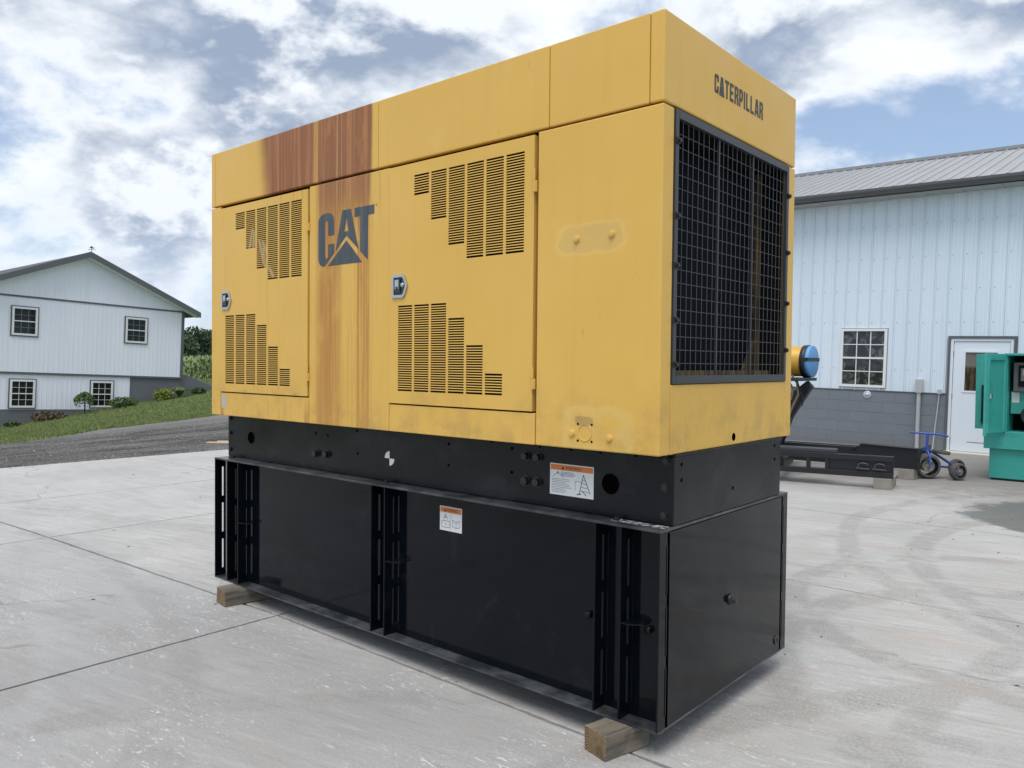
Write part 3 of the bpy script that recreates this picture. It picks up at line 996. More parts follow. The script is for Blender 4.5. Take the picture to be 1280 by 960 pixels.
for y_, zz in [(.104, (2.50, 2.20, 2.0, 1.78, 1.60)), (1.262, (2.47, 2.18, 1.92, 1.68))]:
    for z_ in zz:
        mb = MB()
        mb.box(.006, .014, y_ - .016, y_ + .010, z_ - .012, z_ + .012)
        mb.lathe((.014, y_, z_), (1, 0, 0), [(0, .009), (.008, .009), (.008, 0)], 6, 0, False)
        mb.build('screen_clip', m_bolt, screen)
mb = MB()
mb.lathe((0, .679, 1.269), (1, 0, 0), [(0, .0185), (.0008, .0185), (.0008, 0)], 20)
mb.build('drain_hole', m_hole, gen)

# ---- base rail
RY0, RY1 = .122, W - .122
ZF = .935
rail = bx('base_rail', m_rail, -L, 0, RY0, RY1, ZF, ZB - .012, bevel=.006)
bx('rail_lip', m_rail, -L + .02, .006, RY0 + .004, RY1 - .004, ZB - .0115, ZB - .001, rail, .002)


def sub_bolt(parent, c, axis, r_, h=.014, hexa=True, washer=True, m_=m_bolt):
    mb = MB()
    pr = []
    if washer:
        pr += [(0, r_ * 1.5), (.003, r_ * 1.5), (.003, r_ * 1.02)]
    mb.lathe(c, axis, pr + [(.0 if not pr else .003, r_), (h, r_), (h + .001, r_ * .8), (h + .001, 0)], 6 if hexa else 12, 0, False)
    return mb.build('bolt', m_, parent)


def sub_hole(parent, c, axis, r_, name='hole'):
    mb = MB()
    mb.lathe(c, axis, [(0, r_ * 1.06), (.0012, r_ * 1.06), (.0014, r_), (.0006, r_ * .98)], 24, 0)
    mb.lathe(c, axis, [(.0007, r_), (.0007, 0)], 24, 1)
    return mb.build(name, [m_rail, m_hole], parent)


ax = (0, -1, 0)
for (x, z, r_) in [(-2.44, 1.036, .020), (-2.335, 1.040, .020), (-.78, 1.161, .018), (-.708, 1.160, .018), (-.779, 1.043, .020), (-.711, 1.043, .020)]:
    sub_bolt(rail, (x, RY0, z), ax, r_, .024)
for (x, z, r_) in [(-.033, 1.205, .013), (-.036, 1.092, .014), (-.04, .975, .014), (-3.44, 1.20, .012), (-3.44, 1.10, .012), (-3.44, .985, .012)]:
    sub_bolt(rail, (x, RY0, z), ax, r_, .012)
for (x, z, r_) in [(-3.179, 1.083, .042), (-.306, 1.079, .046)]:
    sub_hole(rail, (x, RY0, z), ax, r_, 'lifting_hole')
for (x, z) in [(-2.045, 1.069), (-2.45, 1.16), (-2.33, 1.155), (-1.30, 1.18), (-1.30, 1.07), (-.87, 1.19), (-.87, 1.075), (-1.0, 1.215), (-.70, 1.215), (-.52, 1.215), (-.36, 1.215), (-.18, 1.215), (-2.05, 1.20)]:
    sub_hole(rail, (x, RY0, z), ax, .008)
for (y_, z) in [(.187, 1.186), (.189, 1.121), (.68, 1.032), (1.158, 1.193), (1.161, 1.124)]:
    sub_hole(rail, (0, y_, z), (1, 0, 0), .0085)

# balance mark: quartered white disc
mb = MB()
cx, cz, r_ = -1.764, 1.065, .040
for q0 in (90, 270):
    pl = [(cx, cz)] + [(cx + r_ * math.cos(R(q0 + a)), cz + r_ * math.sin(R(q0 + a))) for a in range(0, 91, 9)]
    mb.prism(pl, lambda u, v: (u, RY0 - .001, v), lambda u, v: (u, RY0 + .001, v))
mb.build('balance_mark', m_white, rail, fix=True)


def text_mesh(txt, height, width, fn, mb, mi):
    cu = bpy.data.curves.new('txt', 'FONT')
    cu.body = txt
    cu.size = 1
    o = bpy.data.objects.new('txt', cu)
    C.objects.link(o)
    dg = bpy.context.evaluated_depsgraph_get()
    me = o.evaluated_get(dg).to_mesh()
    vs = [v.co.copy() for v in me.vertices]
    fs = [list(f.vertices) for f in me.polygons]
    x0, x1 = min(v.x for v in vs), max(v.x for v in vs)
    z0, z1 = min(v.y for v in vs), max(v.y for v in vs)
    mb.add([fn((v.x - x0) / (x1 - x0) * width, (v.y - z0) / (z1 - z0) * height) for v in vs], fs, mi)
    o.evaluated_get(dg).to_mesh_clear()
    bpy.data.objects.remove(o)
    bpy.data.curves.remove(cu)


def seg(mb, x0, z0, x1, z1, wd, y_, mi):
    dx_, dz_ = x1 - x0, z1 - z0
    l = math.hypot(dx_, dz_)
    nx, nz_ = -dz_ / l * wd / 2, dx_ / l * wd / 2
    mb.add([(x0 - nx, y_, z0 - nz_), (x1 - nx, y_, z1 - nz_), (x1 + nx, y_, z1 + nz_), (x0 + nx, y_, z0 + nz_)], [(0, 1, 2, 3)], mi)


# lifting warning label on the rail
X0, X1, Zb, Zt = -.637, -.394, 1.0, 1.143
Yl = RY0
mb = MB()
mb.box(X0, X1, Yl - .001, Yl, Zb, Zt, 0)
mb.box(X0 + .004, X1 - .004, Yl - .0016, Yl - .001, Zt - .029, Zt - .004, 1)
text_mesh('WARNING', .014, .085, lambda u, v: (X0 + .088 + u, Yl - .0020, Zt - .0235 + v), mb, 2)
mb.add([(X0 + .066, Yl - .0020, Zt - .0245), (X0 + .082, Yl - .0020, Zt - .0245), (X0 + .074, Yl - .0020, Zt - .008)], [(0, 1, 2)], 2)
rl = random.Random(11)
for k in range(4):
    z = Zt - .037 - k * .0055
    seg(mb, X0 + .062, z, X0 + .062 + rl.uniform(.06, .085), z, .0022, Yl - .0015, 3)
for k in range(9):
    z = Zt - .070 - k * .0075
    seg(mb, X0 + .010, z, X0 + .010 + rl.uniform(.07, .125), z, .0022, Yl - .0015, 3)
# left sketch: sling angle; right sketch: chain hoist legs
hx, hz = X0 + .045, Zt - .040
seg(mb, hx, hz, hx - .03, hz - .022, .0024, Yl - .0017, 3)
seg(mb, hx, hz, hx + .035, hz - .022, .0024, Yl - .0018, 3)
seg(mb, hx, hz + .005, hx, hz - .006, .005, Yl - .0019, 2)
tx, tzv = X0 + .188, Zt - .040
seg(mb, tx, tzv, tx - .022, Zb + .014, .003, Yl - .0017, 2)
seg(mb, tx, tzv, tx + .038, Zb + .020, .003, Yl - .0018, 2)
for k, zz in enumerate((.062, .078, .095, .112)):
    seg(mb, tx - .006 - k * .003, Zt - zz, tx + .010 + k * .006, Zt - zz - .003, .0025, Yl - .0019 - k * .0001, 3)
seg(mb, tx - .035, Zb + .012, tx - .012, Zb + .018, .004, Yl - .0023, 2)
seg(mb, tx - .006, Zb + .030, tx + .018, Zb + .012, .003, Yl - .0024, 2)
seg(mb, tx - .045, Zt - .072, tx - .045, Zb + .03, .002, Yl - .0018, 3)
seg(mb, tx - .045, Zt - .072, tx - .008, Zt - .072, .002, Yl - .0020, 3)
mb.build('warning_label', [m_white, m_orange, m_ink, m_inkb], rail)

# ---- sub-base tank
TY0, TY1 = .100, W - .100
FY0, FY1 = .020, W - .020
TB = .108
mb = MB()
mb.box(-L + .012, -.006, TY0, TY1, TB + .008, ZF - .012)
tank = mb.build('base_tank', m_blk, gen, .003)
bx('end_plate', m_blk, -.0055, 0.0, .078, W - .078, TB + .002, ZF - .016, tank, .002)
bx('top_flange', m_flange, -L, .002, FY0, FY1, ZF - .0118, ZF - .0005, tank, .002)
bx('bottom_flange', m_flange, -L, .002, FY0, FY1, TB - .002, TB + .0075, tank, .002)
for y0, y1 in [(FY0, TY0 - .0005), (TY1 + .0005, FY1)]:
    for xf in (-L + .004, -3.312, -3.178, -1.803, -1.690, -.318, -.190, -.008):
        out_, in_ = (y0, y1) if y0 < .5 else (y1, y0)
        sgn = 1 if y0 < .5 else -1
        # plate with three keyhole slots beside the tank wall
        ys_ = sorted([out_, in_ - sgn * .030, in_ - sgn * .015, in_])
        zb, zt = TB + .008, ZF - .0125
        Hh = zt - zb
        slots = [(zb + Hh * a, zb + Hh * c) for a, c in ((.06, .31), (.37, .62), (.68, .93))]
        zs_ = sorted([zb, zt] + [q for s2 in slots for q in s2])
        bm = bmesh.new()
        gv = {}
        for i in range(3):
            for j in range(len(zs_) - 1):
                zc = (zs_[j] + zs_[j + 1]) / 2
                if i == 1 and any(a < zc < c for a, c in slots):
                    continue
                q = []
                for (ii, jj) in ((i, j), (i + 1, j), (i + 1, j + 1), (i, j + 1)):
                    if (ii, jj) not in gv:
                        gv[ii, jj] = bm.verts.new((xf, ys_[ii], zs_[jj]))
                    q.append(gv[ii, jj])
                bm.faces.new(q)
        r_ = bmesh.ops.extrude_face_region(bm, geom=list(bm.faces))
        bmesh.ops.translate(bm, verts=[v for v in r_['geom'] if isinstance(v, bmesh.types.BMVert)], vec=(.008, 0, 0))
        bmesh.ops.recalc_face_normals(bm, faces=bm.faces)
        me = bpy.data.meshes.new('stiffener')
        bm.to_mesh(me)
        bm.free()
        me.materials.append(m_blk)
        link('stiffener', me, tank)
# half-round lashing brackets at mid height
for xf in (-3.170, -1.682, -.182):
    mb = MB()
    pl = [(xf, TY0 - .078), (xf + .03, TY0 - .076), (xf + .062, TY0 - .060), (xf + .085, TY0 - .035), (xf + .09, TY0 - .002), (xf, TY0 - .002)]
    mb.prism(pl, lambda u, v: (u, v, .520), lambda u, v: (u, v, .526))
    mb.build('lashing_bracket', m_blk, tank, fix=True)
for (x, z) in [(-.392, .495), (-.089, .497)]:
    mb = MB()
    mb.lathe((x, TY0, z), ax, [(0, .016), (.018, .016), (.022, .012), (.024, 0)], 14)
    mb.build('plug', m_blk, tank)
mb = MB()
mb.lathe((0, .674, .514), (1, 0, 0), [(0, .026), (.008, .026), (.008, .020), (.026, .018), (.03, .012), (.03, 0)], 14)
mb.build('drain_plug', m_bolt, tank)
mb = MB()
mb.lathe((0, 1.222, .178), (1, 0, 0), [(0, .024), (.006, .024), (.006, .014), (.003, .013), (.003, 0)], 14)
mb.build('earth_lug', m_bolt, tank)
for x in (-3.35, -1.75, -.25):
    sub_bolt(tank, (x, .085, ZF), (0, 0, 1), .012, .012)
# pale reflections on the flange by the near corner, painted on a thin plate
m_refl_patch, nt, b = mat('painted_reflection', (.4, .42, .43), .4)
nt.put(b.inputs['Base Color'], nt.mix(nt.sm(nt.noise(nt.vm('MULTIPLY', nt.objc(), (30, 60, 1)), 1.0, 3, .6), .45, .55), (.02, .022, .024), (.48, .50, .51)))
bx('reflection_patch', m_refl_patch, -.27, -.012, .068, .112, ZF - .0004, ZF + .0004, tank, 0)
# small tank label
X0, X1, Zb, Zt = -1.338, -1.180, .735, .860
mb = MB()
Yl = TY0
mb.box(X0, X1, Yl - .001, Yl, Zb, Zt, 0)
mb.box(X0 + .004, X1 - .004, Yl - .0016, Yl - .001, Zt - .031, Zt - .004, 1)
text_mesh('WARNING', .014, .075, lambda u, v: (X0 + .05 + u, Yl - .0020, Zt - .0245 + v), mb, 2)
mb.add([(X0 + .03, Yl - .0020, Zt - .0255), (X0 + .046, Yl - .0020, Zt - .0255), (X0 + .038, Yl - .0020, Zt - .0095)], [(0, 1, 2)], 2)
seg(mb, (X0 + X1) / 2, Zt - .036, (X0 + X1) / 2, Zb + .006, .0018, Yl - .0015, 3)
# left: burning figure over a box; right: open book
fx = X0 + .042
seg(mb, fx - .014, Zt - .066, fx, Zt - .038, .003, Yl - .0016, 3)
seg(mb, fx + .014, Zt - .066, fx, Zt - .038, .003, Yl - .0017, 3)
seg(mb, fx - .008, Zt - .058, fx + .008, Zt - .052, .006, Yl - .0018, 4)
for (a0, b0, a1, b1) in [(-.028, -.075, .028, -.075), (-.028, -.108, .028, -.108), (-.028, -.075, -.028, -.108), (.028, -.075, .028, -.108), (-.01, -.09, .012, -.094)]:
    seg(mb, fx + a0, Zt + b0, fx + a1, Zt + b1, .0025, Yl - .0019, 3)
fx = X0 + .118
for (a0, b0, a1, b1) in [(-.026, -.064, 0, -.072), (0, -.072, .026, -.064), (-.026, -.098, 0, -.104), (0, -.104, .026, -.098), (-.026, -.064, -.026, -.098), (.026, -.064, .026, -.098), (0, -.072, 0, -.104), (-.018, -.076, -.006, -.08), (.018, -.076, .006, -.08)]:
    seg(mb, fx + a0, Zt + b0, fx + a1, Zt + b1, .0025, Yl - .0016, 3)
mb.build('warning_label', [m_white, m_orange, m_ink, m_inkb, m_orange], tank)

# ---- timber blocks
m_wood, nt, b = mat('weathered_timber', (.25, .2, .14), .85, spec=.2)
p = nt.objc()
gx_, gy_, gz_ = nt.xyz(p)
grain = nt.noise(nt.vm('MULTIPLY', p, (30, 2.0, 30)), 1.0, 5, .65, .4)
base = nt.mix(nt.sm(grain, .3, .7), (.085, .075, .062), (.215, .19, .15))
base = nt.mix(nt.sm(nt.noise(p, 9, 3), .52, .68, 0, .6), base, (.105, .112, .105))
# end grain: rings round a pith, checks, ochre
rr = nt.m('SQRT', nt.m('ADD', nt.m('POWER', nt.m('ADD', gx_, .03), 2), nt.m('POWER', nt.m('SUBTRACT', gz_, -.02), 2)))
rings_ = nt.m('SINE', nt.m('MULTIPLY', nt.m('ADD', rr, nt.m('MULTIPLY', nt.noise(p, 14, 3), .02)), 520))
endc = nt.mix(nt.sm(rings_, -1, 1), (.14, .095, .055), (.27, .195, .11))
endc = nt.mix(nt.sm(nt.noise(p, 22, 5, .7), .45, .7, 0, .7), endc, (.085, .058, .038))
isend = nt.sm(nt.m('ABSOLUTE', nt.xyz(nt.nodes.new('ShaderNodeTexCoord').outputs['Normal'])[1]), .6, .8)
nt.put(b.inputs['Base Color'], nt.mix(isend, base, endc))
nt.put(b.inputs['Normal'], nt.bump(grain, .6, .006))


def timber(c, rz, sx, sy, h, label, grp):
    mb = MB()
    r5 = random.Random(int(abs(c[0]) * 100))
    # box cut into a few rings so that the edges can wander
    n = 5
    vs = []
    for i in range(n + 1):
        y = -sy / 2 + sy * i / n
        for (a, q) in ((-1, 0), (1, 0), (1, 1), (-1, 1)):
            vs.append((a * sx / 2 + r5.uniform(-.004, .004), y + (r5.uniform(-.004, .004) if i in (0, n) else 0), (0 if q == 0 else h) + (0 if q == 0 else r5.uniform(-.0012, 0))))
    fs = [(3, 2, 1, 0), (n * 4, n * 4 + 1, n * 4 + 2, n * 4 + 3)]
    for i in range(n):
        for k in range(4):
            k2 = (k + 1) % 4
            fs.append((i * 4 + k, i * 4 + k2, (i + 1) * 4 + k2, (i + 1) * 4 + k))
    mb.add(vs, fs)
    o = mb.build('timber_block', m_wood, None, .004, fix=True)
    o.location = c
    o.rotation_euler = (0, 0, R(rz))
    tag(o, label, 'block', grp)
    return o


timber((-.185, .015, 0), -14, .130, .250, .1055, 'short ochre timber block under the near corner of the black tank', 'timber blocks under the tank')
timber((-3.145, .10, 0), -9, .150, .40, .1055, 'brown timber block under the far left end of the black tank', 'timber blocks under the tank')

# ================================================================== BUILDINGS
def siding_mat(name, c0, c1):
    m_, nt, b = mat(name, c0, .45, spec=.4)
    p = nt.pos()
    base = nt.mix(nt.sm(nt.noise(nt.vm('MULTIPLY', p, (2, 2, .3)), 1.0, 5, .6), .3, .7), c0, c1)
    base = nt.mix(nt.sm(nt.noise(nt.vm('MULTIPLY', p, (14, 14, .6)), 1.0, 4, .65), .55, .75, 0, .35), base, (.60, .66, .70))
    nt.put(b.inputs['Base Color'], base)
    return m_


m_side = siding_mat('white_metal_siding', (.69, .79, .89), (.74, .83, .93))
m_side2 = siding_mat('white_house_siding', (.81, .84, .95), (.85, .88, .98))
m_trim = mat('grey_trim', (.11, .115, .125), .45)[0]
m_roof, nt, b = mat('grey_metal_roof', (.34, .35, .36), .35, metal=.2)
nt.put(b.inputs['Base Color'], nt.mix(nt.noise(nt.pos(), 1.5, 4), (.30, .31, .32), (.40, .41, .42)))
m_hroof = mat('dark_grey_shingle_metal', (.12, .125, .135), .9, spec=.1)[0]
m_mun = mat('grey_muntin', (.20, .21, .22), .5)[0]
m_found, nt, b = mat('grey_foundation_paint', (.13, .14, .16), .8)
nt.put(b.inputs['Base Color'], nt.mix(nt.noise(nt.pos(), 2.5, 5, .6), (.12, .13, .15), (.17, .18, .20)))
m_block, nt, b = mat('painted_block', (.17, .19, .215), .7)
p = nt.pos()
base = nt.mix(nt.m('MULTIPLY', nt.rnd(), .18), (.175, .20, .235), (.23, .26, .30))
base = nt.mix(nt.sm(nt.xyz(p)[2], .1, .45, .4, 0), base, (.16, .155, .15))
nt.put(b.inputs['Base Color'], base)
nt.put(b.inputs['Normal'], nt.bump(nt.noise(p, 120, 3, .6), .4, .004))
m_vinyl = mat('white_vinyl', (.78, .79, .80), .4)[0]
m_glass, nt, b = mat('window_glass', (.018, .022, .025), .03, spec=.6)
p = nt.pos()
nt.put(b.inputs['Base Color'], nt.mix(nt.sm(nt.noise(p, 4.5, 3, .6, 1.2), .48, .62), (.018, .022, .024), (.10, .11, .115)))  # grey shapes in the pane colour stand in for reflections
nt.put(b.inputs['Normal'], nt.bump(nt.noise(p, 2.2, 1), .05, .05))
m_glass2 = mat('house_glass', (.012, .016, .016), .03, spec=.5)[0]
m_dwhite, nt, b = mat('door_white_paint', (.72, .76, .82), .4)
nt.put(b.inputs['Base Color'], nt.mix(nt.sm(nt.xyz(nt.objc())[2], .1, .6, .35, 0), (.76, .83, .92), (.60, .63, .67)))
m_steel = mat('galvanised_pipe', (.55, .57, .60), .4, metal=.4)[0]
m_glass_d, nt, b = mat('door_glass', (.05, .045, .04), .04, spec=.6)
p = nt.objc()
nt.put(b.inputs['Base Color'], nt.mix(nt.sm(nt.xyz(p)[2], 1.60, 1.66), nt.mix(nt.sm(nt.noise(nt.vm('MULTIPLY', p, (18, 1, 3)), 1.0, 3), .42, .6), (.028, .022, .018), (.10, .075, .05)), (.16, .16, .155)))


def window(parent, name, fn, a0, a1, b0, b1, cols, rows_, fr=.05, trim=.025, glass=None, label=None, d0=0.0, mw=.008, mm=None):
    """fn(a, b, d): a along the wall, b up, d outwards"""
    def bo(mb, x0, x1, z0, z1, dd0, dd1, mi=0):
        vs = [fn(x, z, dd) for x in (x0, x1) for dd in (dd0, dd1) for z in (z0, z1)]
        mb.add(vs, [(0, 1, 3, 2), (4, 6, 7, 5), (0, 4, 5, 1), (2, 3, 7, 6), (0, 2, 6, 4), (1, 5, 7, 3)], mi)
    mb = MB()
    t, f = trim, fr
    if t:
        bo(mb, a0, a0 + t, b0, b1, d0, d0 + .03, 1)
        bo(mb, a1 - t, a1, b0, b1, d0, d0 + .03, 1)
        bo(mb, a0 + t, a1 - t, b1 - t, b1, d0, d0 + .03, 1)
        bo(mb, a0 + t, a1 - t, b0, b0 + t, d0, d0 + .03, 1)
    i0, i1, j0, j1 = a0 + t, a1 - t, b0 + t, b1 - t
    bo(mb, i0, i0 + f, j0, j1, d0, d0 + .045)
    bo(mb, i1 - f, i1, j0, j1, d0, d0 + .045)
    bo(mb, i0 + f, i1 - f, j1 - f, j1, d0, d0 + .044)
    bo(mb, i0 + f, i1 - f, j0, j0 + f, d0, d0 + .044)
    wo = mb.build(name, [m_vinyl, m_trim], parent, fix=True)
    if label:
        wo['label'] = label
    g0, g1, h0, h1 = i0 + f, i1 - f, j0 + f, j1 - f
    mid = (h0 + h1) / 2
    mb = MB()
    bo(mb, g0, g1, mid - .016, mid + .016, d0, d0 + .04)
    mb.build('meeting_rail', m_vinyl, wo, fix=True)
    cw, rh = (g1 - g0) / cols, (h1 - h0) / rows_
    for k in range(1, cols):
        mb = MB()
        x = g0 + cw * k
        bo(mb, x - mw, x + mw, h0, mid - .016, d0 + .004, d0 + .026)
        bo(mb, x - mw, x + mw, mid + .016, h1, d0 + .004, d0 + .026)
        mb.build('muntin', mm or m_vinyl, wo, fix=True)
    for k in range(1, rows_):
        if abs(h0 + rh * k - mid) < .02:
            continue
        mb = MB()
        z = h0 + rh * k
        bo(mb, g0, g1, z - mw, z + mw, d0 + .005, d0 + .025)
        mb.build('muntin', mm or m_vinyl, wo, fix=True)
    for i in range(cols):
        for j in range(rows_):
            mb = MB()
            x0, z0 = g0 + cw * i, h0 + rh * j
            bo(mb, x0 + .002, x0 + cw - .002, z0 + .002, z0 + rh - .002, d0 + .008 + .0006 * ((i * 3 + j) % 4), d0 + .012)
            mb.build('pane', glass or m_glass, wo, fix=True)
    return wo


# ------------------------------------------------------------------ workshop on the right
YW = 13.0
shop = thing('workshop_building', 'long white ribbed metal workshop with grey block base and white door', 'building', (-2.2, YW, 0), (0, R(1.05), 0))
sx_ = lambda x: x + 2.2            # drawing numbers are given in yard metres
WT = 1.135                         # top of the block base
BX0, BX1 = -9.0, 5.0
ET = 4.74
# openings: (x0, x1, z0, z1)
OPEN = [(-3.545, -2.685, 1.185, 2.32), (-1.675, -.625, 0.0, 2.175)]


def shop_fn(a, b_, d_):
    return (sx_(a), -d_, b_)


def spans(x0, x1, z0, z1):
    out = [(z0, z1)]
    for (a, c, e, f) in OPEN:
        if x1 > a + .002 and x0 < c - .002:
            nw = []
            for (p0, p1) in out:
                if e > p0:
                    nw.append((p0, min(p1, e)))
                if f < p1:
                    nw.append((max(p0, f), p1))
            out = [q for q in nw if q[1] - q[0] > .01]
    return out


mb = MB()   # wall core behind cladding
for (a, c, e, f) in [(BX0, -3.54, .0, ET), (-3.54, -2.69, 0, 1.19), (-3.54, -2.69, 2.315, ET), (-2.69, -1.67, 0, ET), (-1.67, -.63, 2.17, ET), (-.63, BX1, 0, ET)]:
    if e < 1:
        mb.box(sx_(a), sx_(c), -.0165, .16, e - .3, min(f, WT - .01))
    if f > 1.3:
        mb.box(sx_(a), sx_(c), .012, .15, max(e, WT - .01), f)
wallp = mb.build('wall_core', m_block, shop)
mb = MB()
mb.box(sx_(BX0), sx_(BX1), .16, 8.0, -.3, ET)
mb.prism([(.16, ET), (8.0, ET), (4.08, ET + 1.32)], lambda u, v: (sx_(BX0), u, v), lambda u, v: (sx_(BX1), u, v))
mb.build('building_body', m_side, shop, fix=True)
# siding strips with one rib each
rib = .2205
k0 = 0
x = BX0
cache = {}
full = [(0, .0095), (.011, .0095), (.013, -.024), (.028, -.024), (.034, 0), (.088, 0), (.092, -.005), (.100, -.005), (.104, 0), (.150, 0), (.154, -.005), (.162, -.005), (.166, 0), (rib, 0)]
while x < BX1 - .01:
    cuts = sorted({x, x + rib, *[q for o_ in OPEN for q in o_[:2] if x + .003 < q < x + rib - .003]})
    for c0, c1 in zip(cuts[:-1], cuts[1:]):
        for (z0, z1) in spans(c0, c1, WT + .012, ET):
            lo, hi = c0 - x, c1 - x
            key = (round(z0, 3), round(z1, 3), round(lo, 3), round(hi, 3))
            if key not in cache:
                def at(u):
                    for (u0, v0), (u1, v1) in zip(full[:-1], full[1:]):
                        if u0 <= u <= u1 + 1e-6:
                            return v0 + (v1 - v0) * (u - u0) / (u1 - u0)
                    return 0
                prof = [(lo, at(lo))] + [q for q in full if lo < q[0] < hi] + [(hi, at(hi))]
                mb = MB()
                mb.prism(prof + [(hi, .0105), (lo, .0105)], lambda u, v: (u, v, z0), lambda u, v: (u, v, z1))
                cache[key] = mb.mesh('siding_panel', m_side)
                bm = bmesh.new()
                bm.from_mesh(cache[key])
                bmesh.ops.recalc_face_normals(bm, faces=bm.faces)
                bm.to_mesh(cache[key])
                bm.free()
            o = link('siding_panel', cache[key], shop)
            o.location = (sx_(x), 0, 0)
    x += rib
mb = MB()
x = BX0
while x < BX1 - .1:
    for zr in (1.55, 2.42, 3.02, 3.62, 4.22):
        cx_ = x + .06
        if not any(a - .05 < cx_ < c + .05 and e - .05 < zr < f + .05 for (a, c, e, f) in OPEN):
            mb.lathe((sx_(cx_), .0, zr), (0, -1, 0), [(0, .011), (.003, .010), (.004, .006), (.007, .006), (.007, 0)], 6, 0, False)
    x += rib
struct(mb.build('screw_heads', mat('screw_grey', (.42, .46, .50), .5)[0], shop), 'stuff')
# painted block base
bl, bh = .405, .2
r7 = random.Random(5)
row = 0
z = WT - .008
while z > -.12:
    x = BX0 + (bl / 2 if row % 2 else 0)
    while x < BX1 - .1:
        seglist = [(x, min(x + bl, BX1))]
        for (a, c, e, f) in OPEN:
            if z - bh < f - .02 and z > e + .02:
                nw = []
                for (p0, p1) in seglist:
                    if p1 <= a or p0 >= c:
                        nw.append((p0, p1))
                    else:
                        if p0 < a - .03:
                            nw.append((p0, a))
                        if p1 > c + .03:
                            nw.append((c, p1))
                seglist = nw
        for (p0, p1) in seglist:
            key = ('b', round(p1 - p0, 3))
            if key not in cache:
                mb = MB()
                mb.box(.0015, p1 - p0 - .0015, -.02, .011, -bh + .003, -.002)
                cache[key] = mb.mesh('block', m_block)
            o = link('block', cache[key], shop, .002)
            o.location = (sx_(p0), r7.uniform(-.001, .001), z)
        x += bl
    z -= bh
    row += 1
mb = MB()
for a, c in [(BX0, -1.68), (-.62, BX1)]:
    mb.box(sx_(a), sx_(c), -.030, .010, WT - .006, WT + .011)
mb.build('base_trim', m_trim, shop)
# roof
mb = MB()
slope = math.atan2(1.42, 4.35)
cs, sn = math.cos(slope), math.sin(slope)
RL = 4.72
prof = [(0, 0), (.008, .022), (.026, .022), (.034, 0), (.105, 0), (.109, .005), (.117, .005), (.121, 0), (rib, 0)]
pl = prof + [(rib, -.012), (0, -.012)]
mb.prism(pl, lambda u, v: (u, -.48 - sn * v, ET + .105 + cs * v), lambda u, v: (u, -.48 + RL * cs - sn * v, ET + .105 + RL * sn + cs * v))
rpm = mb.mesh('roof_panel', m_roof)
bm = bmesh.new(); bm.from_mesh(rpm); bmesh.ops.recalc_face_normals(bm, faces=bm.faces); bm.to_mesh(rpm); bm.free()
mb = MB()
mb.prism([(-.46, ET + .088), (4.02, ET + .088 + 4.48 * math.tan(slope)), (8.5, ET + .088), (8.5, ET + .03), (8.0, ET + .02), (.02, ET + .02), (-.44, ET + .03)], lambda u, v: (sx_(BX0) - .2, u, v), lambda u, v: (sx_(BX1) + .2, u, v))
roofp = mb.build('roof', m_roof, shop, fix=True)
x = BX0
while x < BX1:
    o = link('roof_panel', rpm, roofp)
    o.location = (sx_(x), 0, 0)
    x += rib
mb = MB()
mb.prism([(3.72, ET + 1.50), (4.0, ET + 1.63), (4.28, ET + 1.50), (4.28, ET + 1.47), (4.0, ET + 1.60), (3.72, ET + 1.47)], lambda u, v: (sx_(BX0) - .2, u, v), lambda u, v: (sx_(BX1) + .2, u, v))
mb.build('ridge_cap', m_trim, roofp, fix=True)
mb = MB()   # ogee gutter
gpr = [(-.40, ET + .10), (-.40, ET + .0), (-.47, ET - .02), (-.50, ET + .03), (-.53, ET + .06), (-.535, ET + .105), (-.52, ET + .105), (-.515, ET + .065), (-.49, ET + .04), (-.465, ET - .005), (-.415, ET + .012), (-.415, ET + .10)]
mb.prism(gpr, lambda u, v: (sx_(BX0) - .2, u, v), lambda u, v: (sx_(BX1) + .2, u, v))
mb.build('gutter', m_trim, shop, fix=True)
mb = MB()
n_ = int((BX1 - BX0) / .3)
for k in range(n_):
    a = sx_(BX0) + k * .3
    mb.box(a, a + .294, -.395, -.002, ET - .035 + .003 * (k % 2), ET - .02)
mb.build('soffit', mat('soffit_beige', (.42, .42, .41), .6)[0], shop)
# window
window(shop, 'window', shop_fn, -3.535, -2.695, 1.195, 2.31, 3, 4, fr=.048, trim=0, d0=-.01, label='twelve pane white window above the grey block base')
# door
mb = MB()
mb.box(sx_(-1.67), sx_(-1.63), -.045, .06, .06, 2.17)
mb.box(sx_(-.67), sx_(-.63), -.045, .06, .06, 2.17)
mb.box(sx_(-1.63), sx_(-.67), -.045, .06, 2.13, 2.17)
mb.build('door_trim', m_trim, shop)
mb = MB()
mb.box(sx_(-1.629), sx_(-1.585), -.03, .06, .06, 2.129)
mb.box(sx_(-.715), sx_(-.671), -.03, .06, .06, 2.129)
mb.box(sx_(-1.585), sx_(-.715), -.03, .06, 2.085, 2.129)
mb.build('door_frame', m_dwhite, shop)
mb = MB()
DX0, DX1 = sx_(-1.578), sx_(-.722)
GX0, GX1, GZ0, GZ1 = sx_(-1.405), sx_(-.895), 1.20, 1.90
mb.box(DX0, GX0, -.012, .03, .135, 2.08)
mb.box(GX1, DX1, -.012, .03, .135, 2.08)
mb.box(GX0, GX1, -.012, .03, .135, GZ0)
mb.box(GX0, GX1, -.012, .03, GZ1, 2.08)
door = mb.build('door', m_dwhite, shop)
mb = MB()
mb.box(GX0, GX1, .002, .012, GZ0, GZ1)
mb.build('door_pane', m_glass_d, door)
mb = MB()
